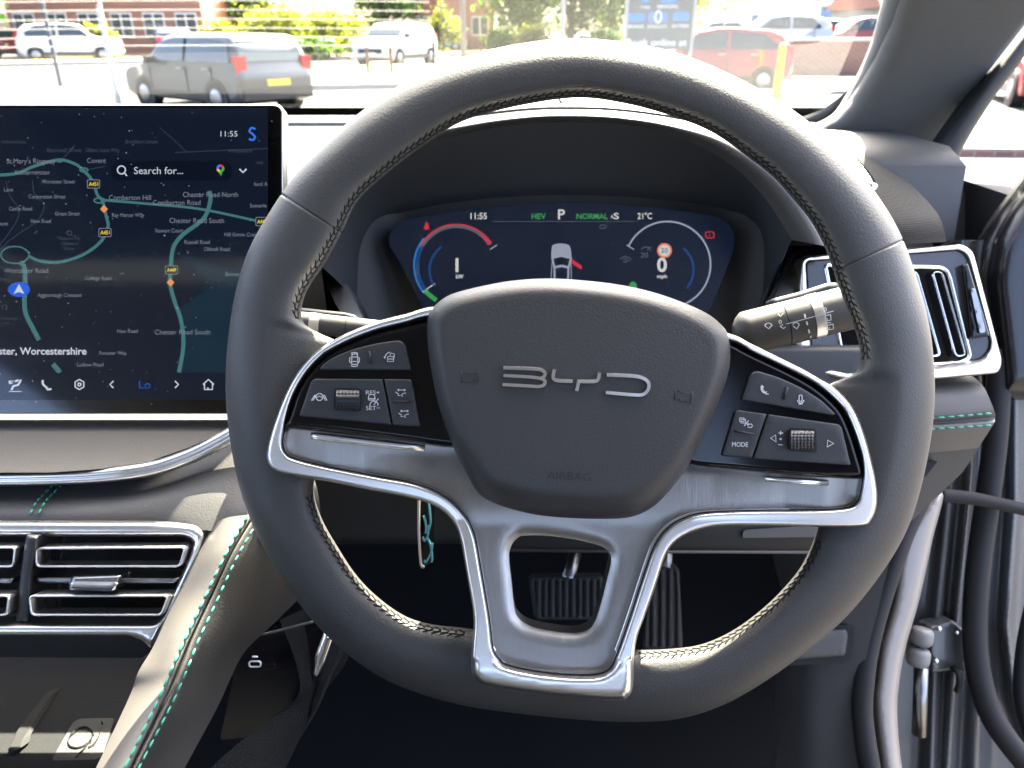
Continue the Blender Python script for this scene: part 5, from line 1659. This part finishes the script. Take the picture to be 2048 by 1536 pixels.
mb = MB(); sweep(mb, [a + [.06 * math.cos(t), -.02 - a[1] + Yb, .10 * math.sin(t)] for t in np.linspace(0, 2 * math.pi, 20)[:-1]], circ(.018, 6), closed=True); mb.build("white_ring", 'sign_white', bd)
post("sign_post", "white post left of the information board", "post", 1272, 150, 3.2, .06, 'post_white')

# ---------------------------------------------------------------- walls and buildings
yw = 25.5
xl, xr_ = (1555 - PCX) / FPX * yw * .955, 26.0
mb = MB(); box(mb, ((xl + xr_) / 2, yw, .5), (xr_ - xl, .33, 1.1))
wall = mb.build("brick_wall", 'brick_brown', None, smooth=False)
tag(wall, "long low brown brick wall with grey coping behind the red car", "wall")
mb = MB(); box(mb, ((xl + xr_) / 2, yw, 1.09), (xr_ - xl + .1, .45, .09)); mb.build("coping", 'cladding', wall, smooth=False)
mb = MB(); box(mb, (xl + 14, yw + 15.2, .05), (34, 30, .6)); struct(mb.build("upper_car_park", 'asphalt', None, smooth=False))
def building(name, label, px0, px1, Y, z1, m, roofm, depth=7, floors=(1.0,), nwin=4, overhang=.3):
    x0, x1 = (px0 - PCX) / FPX * Y * .945, (px1 - PCX) / FPX * Y * .945
    o = thing(name, label, "building", ((x0 + x1) / 2, Y, 0))
    mb = MB(); box(mb, ((x0 + x1) / 2, Y + depth / 2, z1 / 2), (x1 - x0, depth, z1)); mb.build("wall", m, o, smooth=False)
    mb = MB()
    a, b = x0 - overhang, x1 + overhang
    ya, yb, ym = Y - overhang, Y + depth + overhang, Y + depth / 2
    h = depth * .32
    mb.add([(a, ya, z1), (b, ya, z1), (b, yb, z1), (a, yb, z1), (a + .1, ym, z1 + h), (b - .1, ym, z1 + h)], [(0, 1, 5, 4), (2, 3, 4, 5), (1, 2, 5), (3, 0, 4), (0, 3, 2, 1)])
    mb.build("roof", roofm, o, smooth=False)
    for zc in floors:
        for i in range(nwin):
            xc = x0 + (x1 - x0) * (i + .5) / nwin
            mb = MB(); box(mb, (xc, Y - .02, zc), (1.15, .08, 1.2)); wdw = mb.build("window", 'window_white', o, smooth=False)
            for s in (-1, 1):
                mb = MB(); box(mb, (xc + s * .28, Y - .07, zc), (.46, .03, 1.05)); mb.build("pane", 'window_glass', wdw, smooth=False)
    return o
building("brick_house", "red brick house with white windows behind the blue hatchback", 60, 432, 46, 5.0, 'brick_red', 'roof_tile', floors=(1.6, 3.9), nwin=6)
building("brick_house", "red brick house with a porch beyond the white off-road car", 826, 990, 58, 5.2, 'brick_red', 'roof_tile', floors=(1.6, 4.0), nwin=3)
building("shed", "grey clad shed with a red gable at the upper right", 1735, 2000, 42, 2.35, 'cladding', 'brick_red', floors=(), nwin=0)
building("garage", "pale low garage building behind the cars on the right", 1480, 1640, 60, 3.4, 'cream', 'cladding', floors=(1.8,), nwin=5)
building("kiosk", "small bright blue kiosk between the pale garage and the shed", 1636, 1668, 50, 2.6, 'sign_blue', 'cladding', depth=2, floors=(), nwin=0)
building("garage", "orange fronted garage behind the blue hatchback", 268, 318, 40, 1.9, 'bollard_orange', 'cladding', depth=3, floors=(), nwin=0) if False else None

# ---------------------------------------------------------------- planting
def leaf_mat(name, c, amt=.45):
    m = mat(name, c, .6, spec=.2, var=(2.5, amt))
    t = m.node_tree
    b = t.nodes["Principled BSDF"]
    o = t.nodes["Material Output"]
    tl, mx = t.nodes.new("ShaderNodeBsdfTranslucent"), t.nodes.new("ShaderNodeMixShader")
    tl.inputs[0].default_value = (min(1, c[0] * 2.4), min(1, c[1] * 2.2), c[2] * .8, 1)
    mx.inputs[0].default_value = .42
    t.links.new(b.outputs[0], mx.inputs[1]); t.links.new(tl.outputs[0], mx.inputs[2]); t.links.new(mx.outputs[0], o.inputs[0])
leaf_mat('leaf_green', (.045, .095, .022))
leaf_mat('leaf_dark', (.022, .055, .018))
leaf_mat('leaf_yellow', (.105, .125, .02))
def crown(c, r, n, size, seed, flatz=1.0):
    rg = np.random.RandomState(seed)
    cl = rg.randn(max(6, n // 60), 3)
    cl /= np.linalg.norm(cl, axis=1)[:, None]
    cl = cl * (rg.rand(len(cl)) ** .4)[:, None] * .75
    k = rg.randint(0, len(cl), n)
    p = (cl[k] + rg.randn(n, 3) * .17) * np.array(r) * [1, 1, flatz] + c
    a, b = rg.randn(n, 3), rg.randn(n, 3)
    a /= np.linalg.norm(a, axis=1)[:, None]
    b = np.cross(a, b); b /= np.linalg.norm(b, axis=1)[:, None]
    s = size * (.6 + .8 * rg.rand(n))[:, None]
    V = np.stack([p - a * s, p + b * s * .55, p + a * s, p - b * s * .55], 1).reshape(-1, 3)
    V[:, 2] = np.maximum(V[:, 2], .03)
    return MB().add(V, [(4 * i, 4 * i + 1, 4 * i + 2, 4 * i + 3) for i in range(n)])
def tree(label, px, Y, h, r, m, seed, group="trees beyond the verge", n=2600):
    x = (px - PCX) / FPX * Y * .945
    o = thing("broadleaf_tree", label, "tree", (x, Y, 0), group)
    mb = MB()
    rg = np.random.RandomState(seed)
    sweep(mb, [(x, Y, -.1), (x + .1, Y, h * .25), (x + .05, Y, h * .55), (x, Y, h * .8)], circ(.22, 10), nref=(0, 1, 0), scale=[1.2, .9, .6, .2])
    for i in range(5):
        a = rg.rand() * 6.28
        z = h * (.25 + .08 * i)
        sweep(mb, [(x, Y, z), (x + math.cos(a) * r * .4, Y + math.sin(a) * r * .4, z + r * .35), (x + math.cos(a) * r * .7, Y + math.sin(a) * r * .7, z + r * .6)], circ(.09, 6), nref=(0, .1, 1), scale=[1, .7, .3])
    mb.build("trunk", 'bark', o)
    crown(np.array([x, Y, h * .58]), (r, r, h * .52), n, .22, seed).build("crown", m, o, smooth=False)
    return o
for px, Y, h, r, m, lab in ((1040, 55, 7, 3.4, 'leaf_green', "green tree right of the dark lamp post"), (1135, 52, 7.5, 3.6, 'leaf_dark', "dark green tree behind the pale grey pole"), (1215, 56, 7, 3.2, 'leaf_green', "green tree just left of the information board"),
                            (500, 52, 6.5, 3.2, 'leaf_dark', "dark tree beside the brick house's right end"), (1480, 75, 8, 4, 'leaf_green', "far green tree over the silver car"), (780, 56, 6, 2.6, 'leaf_dark', "dark tree behind the white off-road car"),
                            (1330, 60, 8, 4, 'leaf_green', "green tree hidden mostly by the information board"), (-60, 40, 8, 4, 'leaf_dark', "dark tree at the left edge behind the red car")):
    tree(lab, px, Y, h, r, m, int(px) % 97 + 3)
def bush(label, px, Y, h, r, m, seed, n=1300):
    x = (px - PCX) / FPX * Y * .945
    o = thing("bush", label, "bush", (x, Y, 0), "bushes along the verge")
    mb = MB(); sweep(mb, [(x, Y, -.05), (x, Y, h * .6)], circ(.07, 6), nref=(0, 1, 0)); mb.build("stem", 'bark', o)
    crown(np.array([x, Y, h * .48]), (r, r * .8, h * .5), n, .13, seed).build("foliage", m, o, smooth=False)
for px, Y, h, r, m, lab in ((455, 44, 2.0, 1.2, 'leaf_yellow', "yellow green bush beside the brick house's corner"), (530, 43, 2.6, 1.9, 'leaf_yellow', "tall bright yellow green bush behind the grey estate"), (610, 43, 2.7, 2.0, 'leaf_yellow', "bright bush behind the first cycle stand"),
                            (690, 43, 2.6, 1.9, 'leaf_yellow', "bright bush behind the last cycle stand"), (650, 41, 1.2, 1.5, 'leaf_green', "low green bush at the middle cycle stand"), (745, 41, 1.3, 1.1, 'leaf_yellow', "low yellow bush left of the white off-road car"), (890, 48, 2.6, 1.4, 'leaf_yellow', "yellow bush left of the dark lamp post"),
                            (1060, 48, 2.0, 1.4, 'leaf_yellow', "yellow bush under the green tree, right of the lamp post"), (232, 41, 1.8, .8, 'leaf_yellow', "small yellow bush beside the road sign"), (1000, 50, 1.6, 1.2, 'leaf_green', "low green bush by the brick house with a porch"), (1190, 48, 1.5, 1.6, 'leaf_dark', "dark low bush left of the information board")):
    bush(lab, px, Y, h, r, m, int(px) % 89 + 5)
mb = crown(np.array([13.6, 24.9, .2]), (2.2, .25, .35), 500, .07, 4)
stuff(mb.build("weeds", 'leaf_yellow', None, smooth=False))
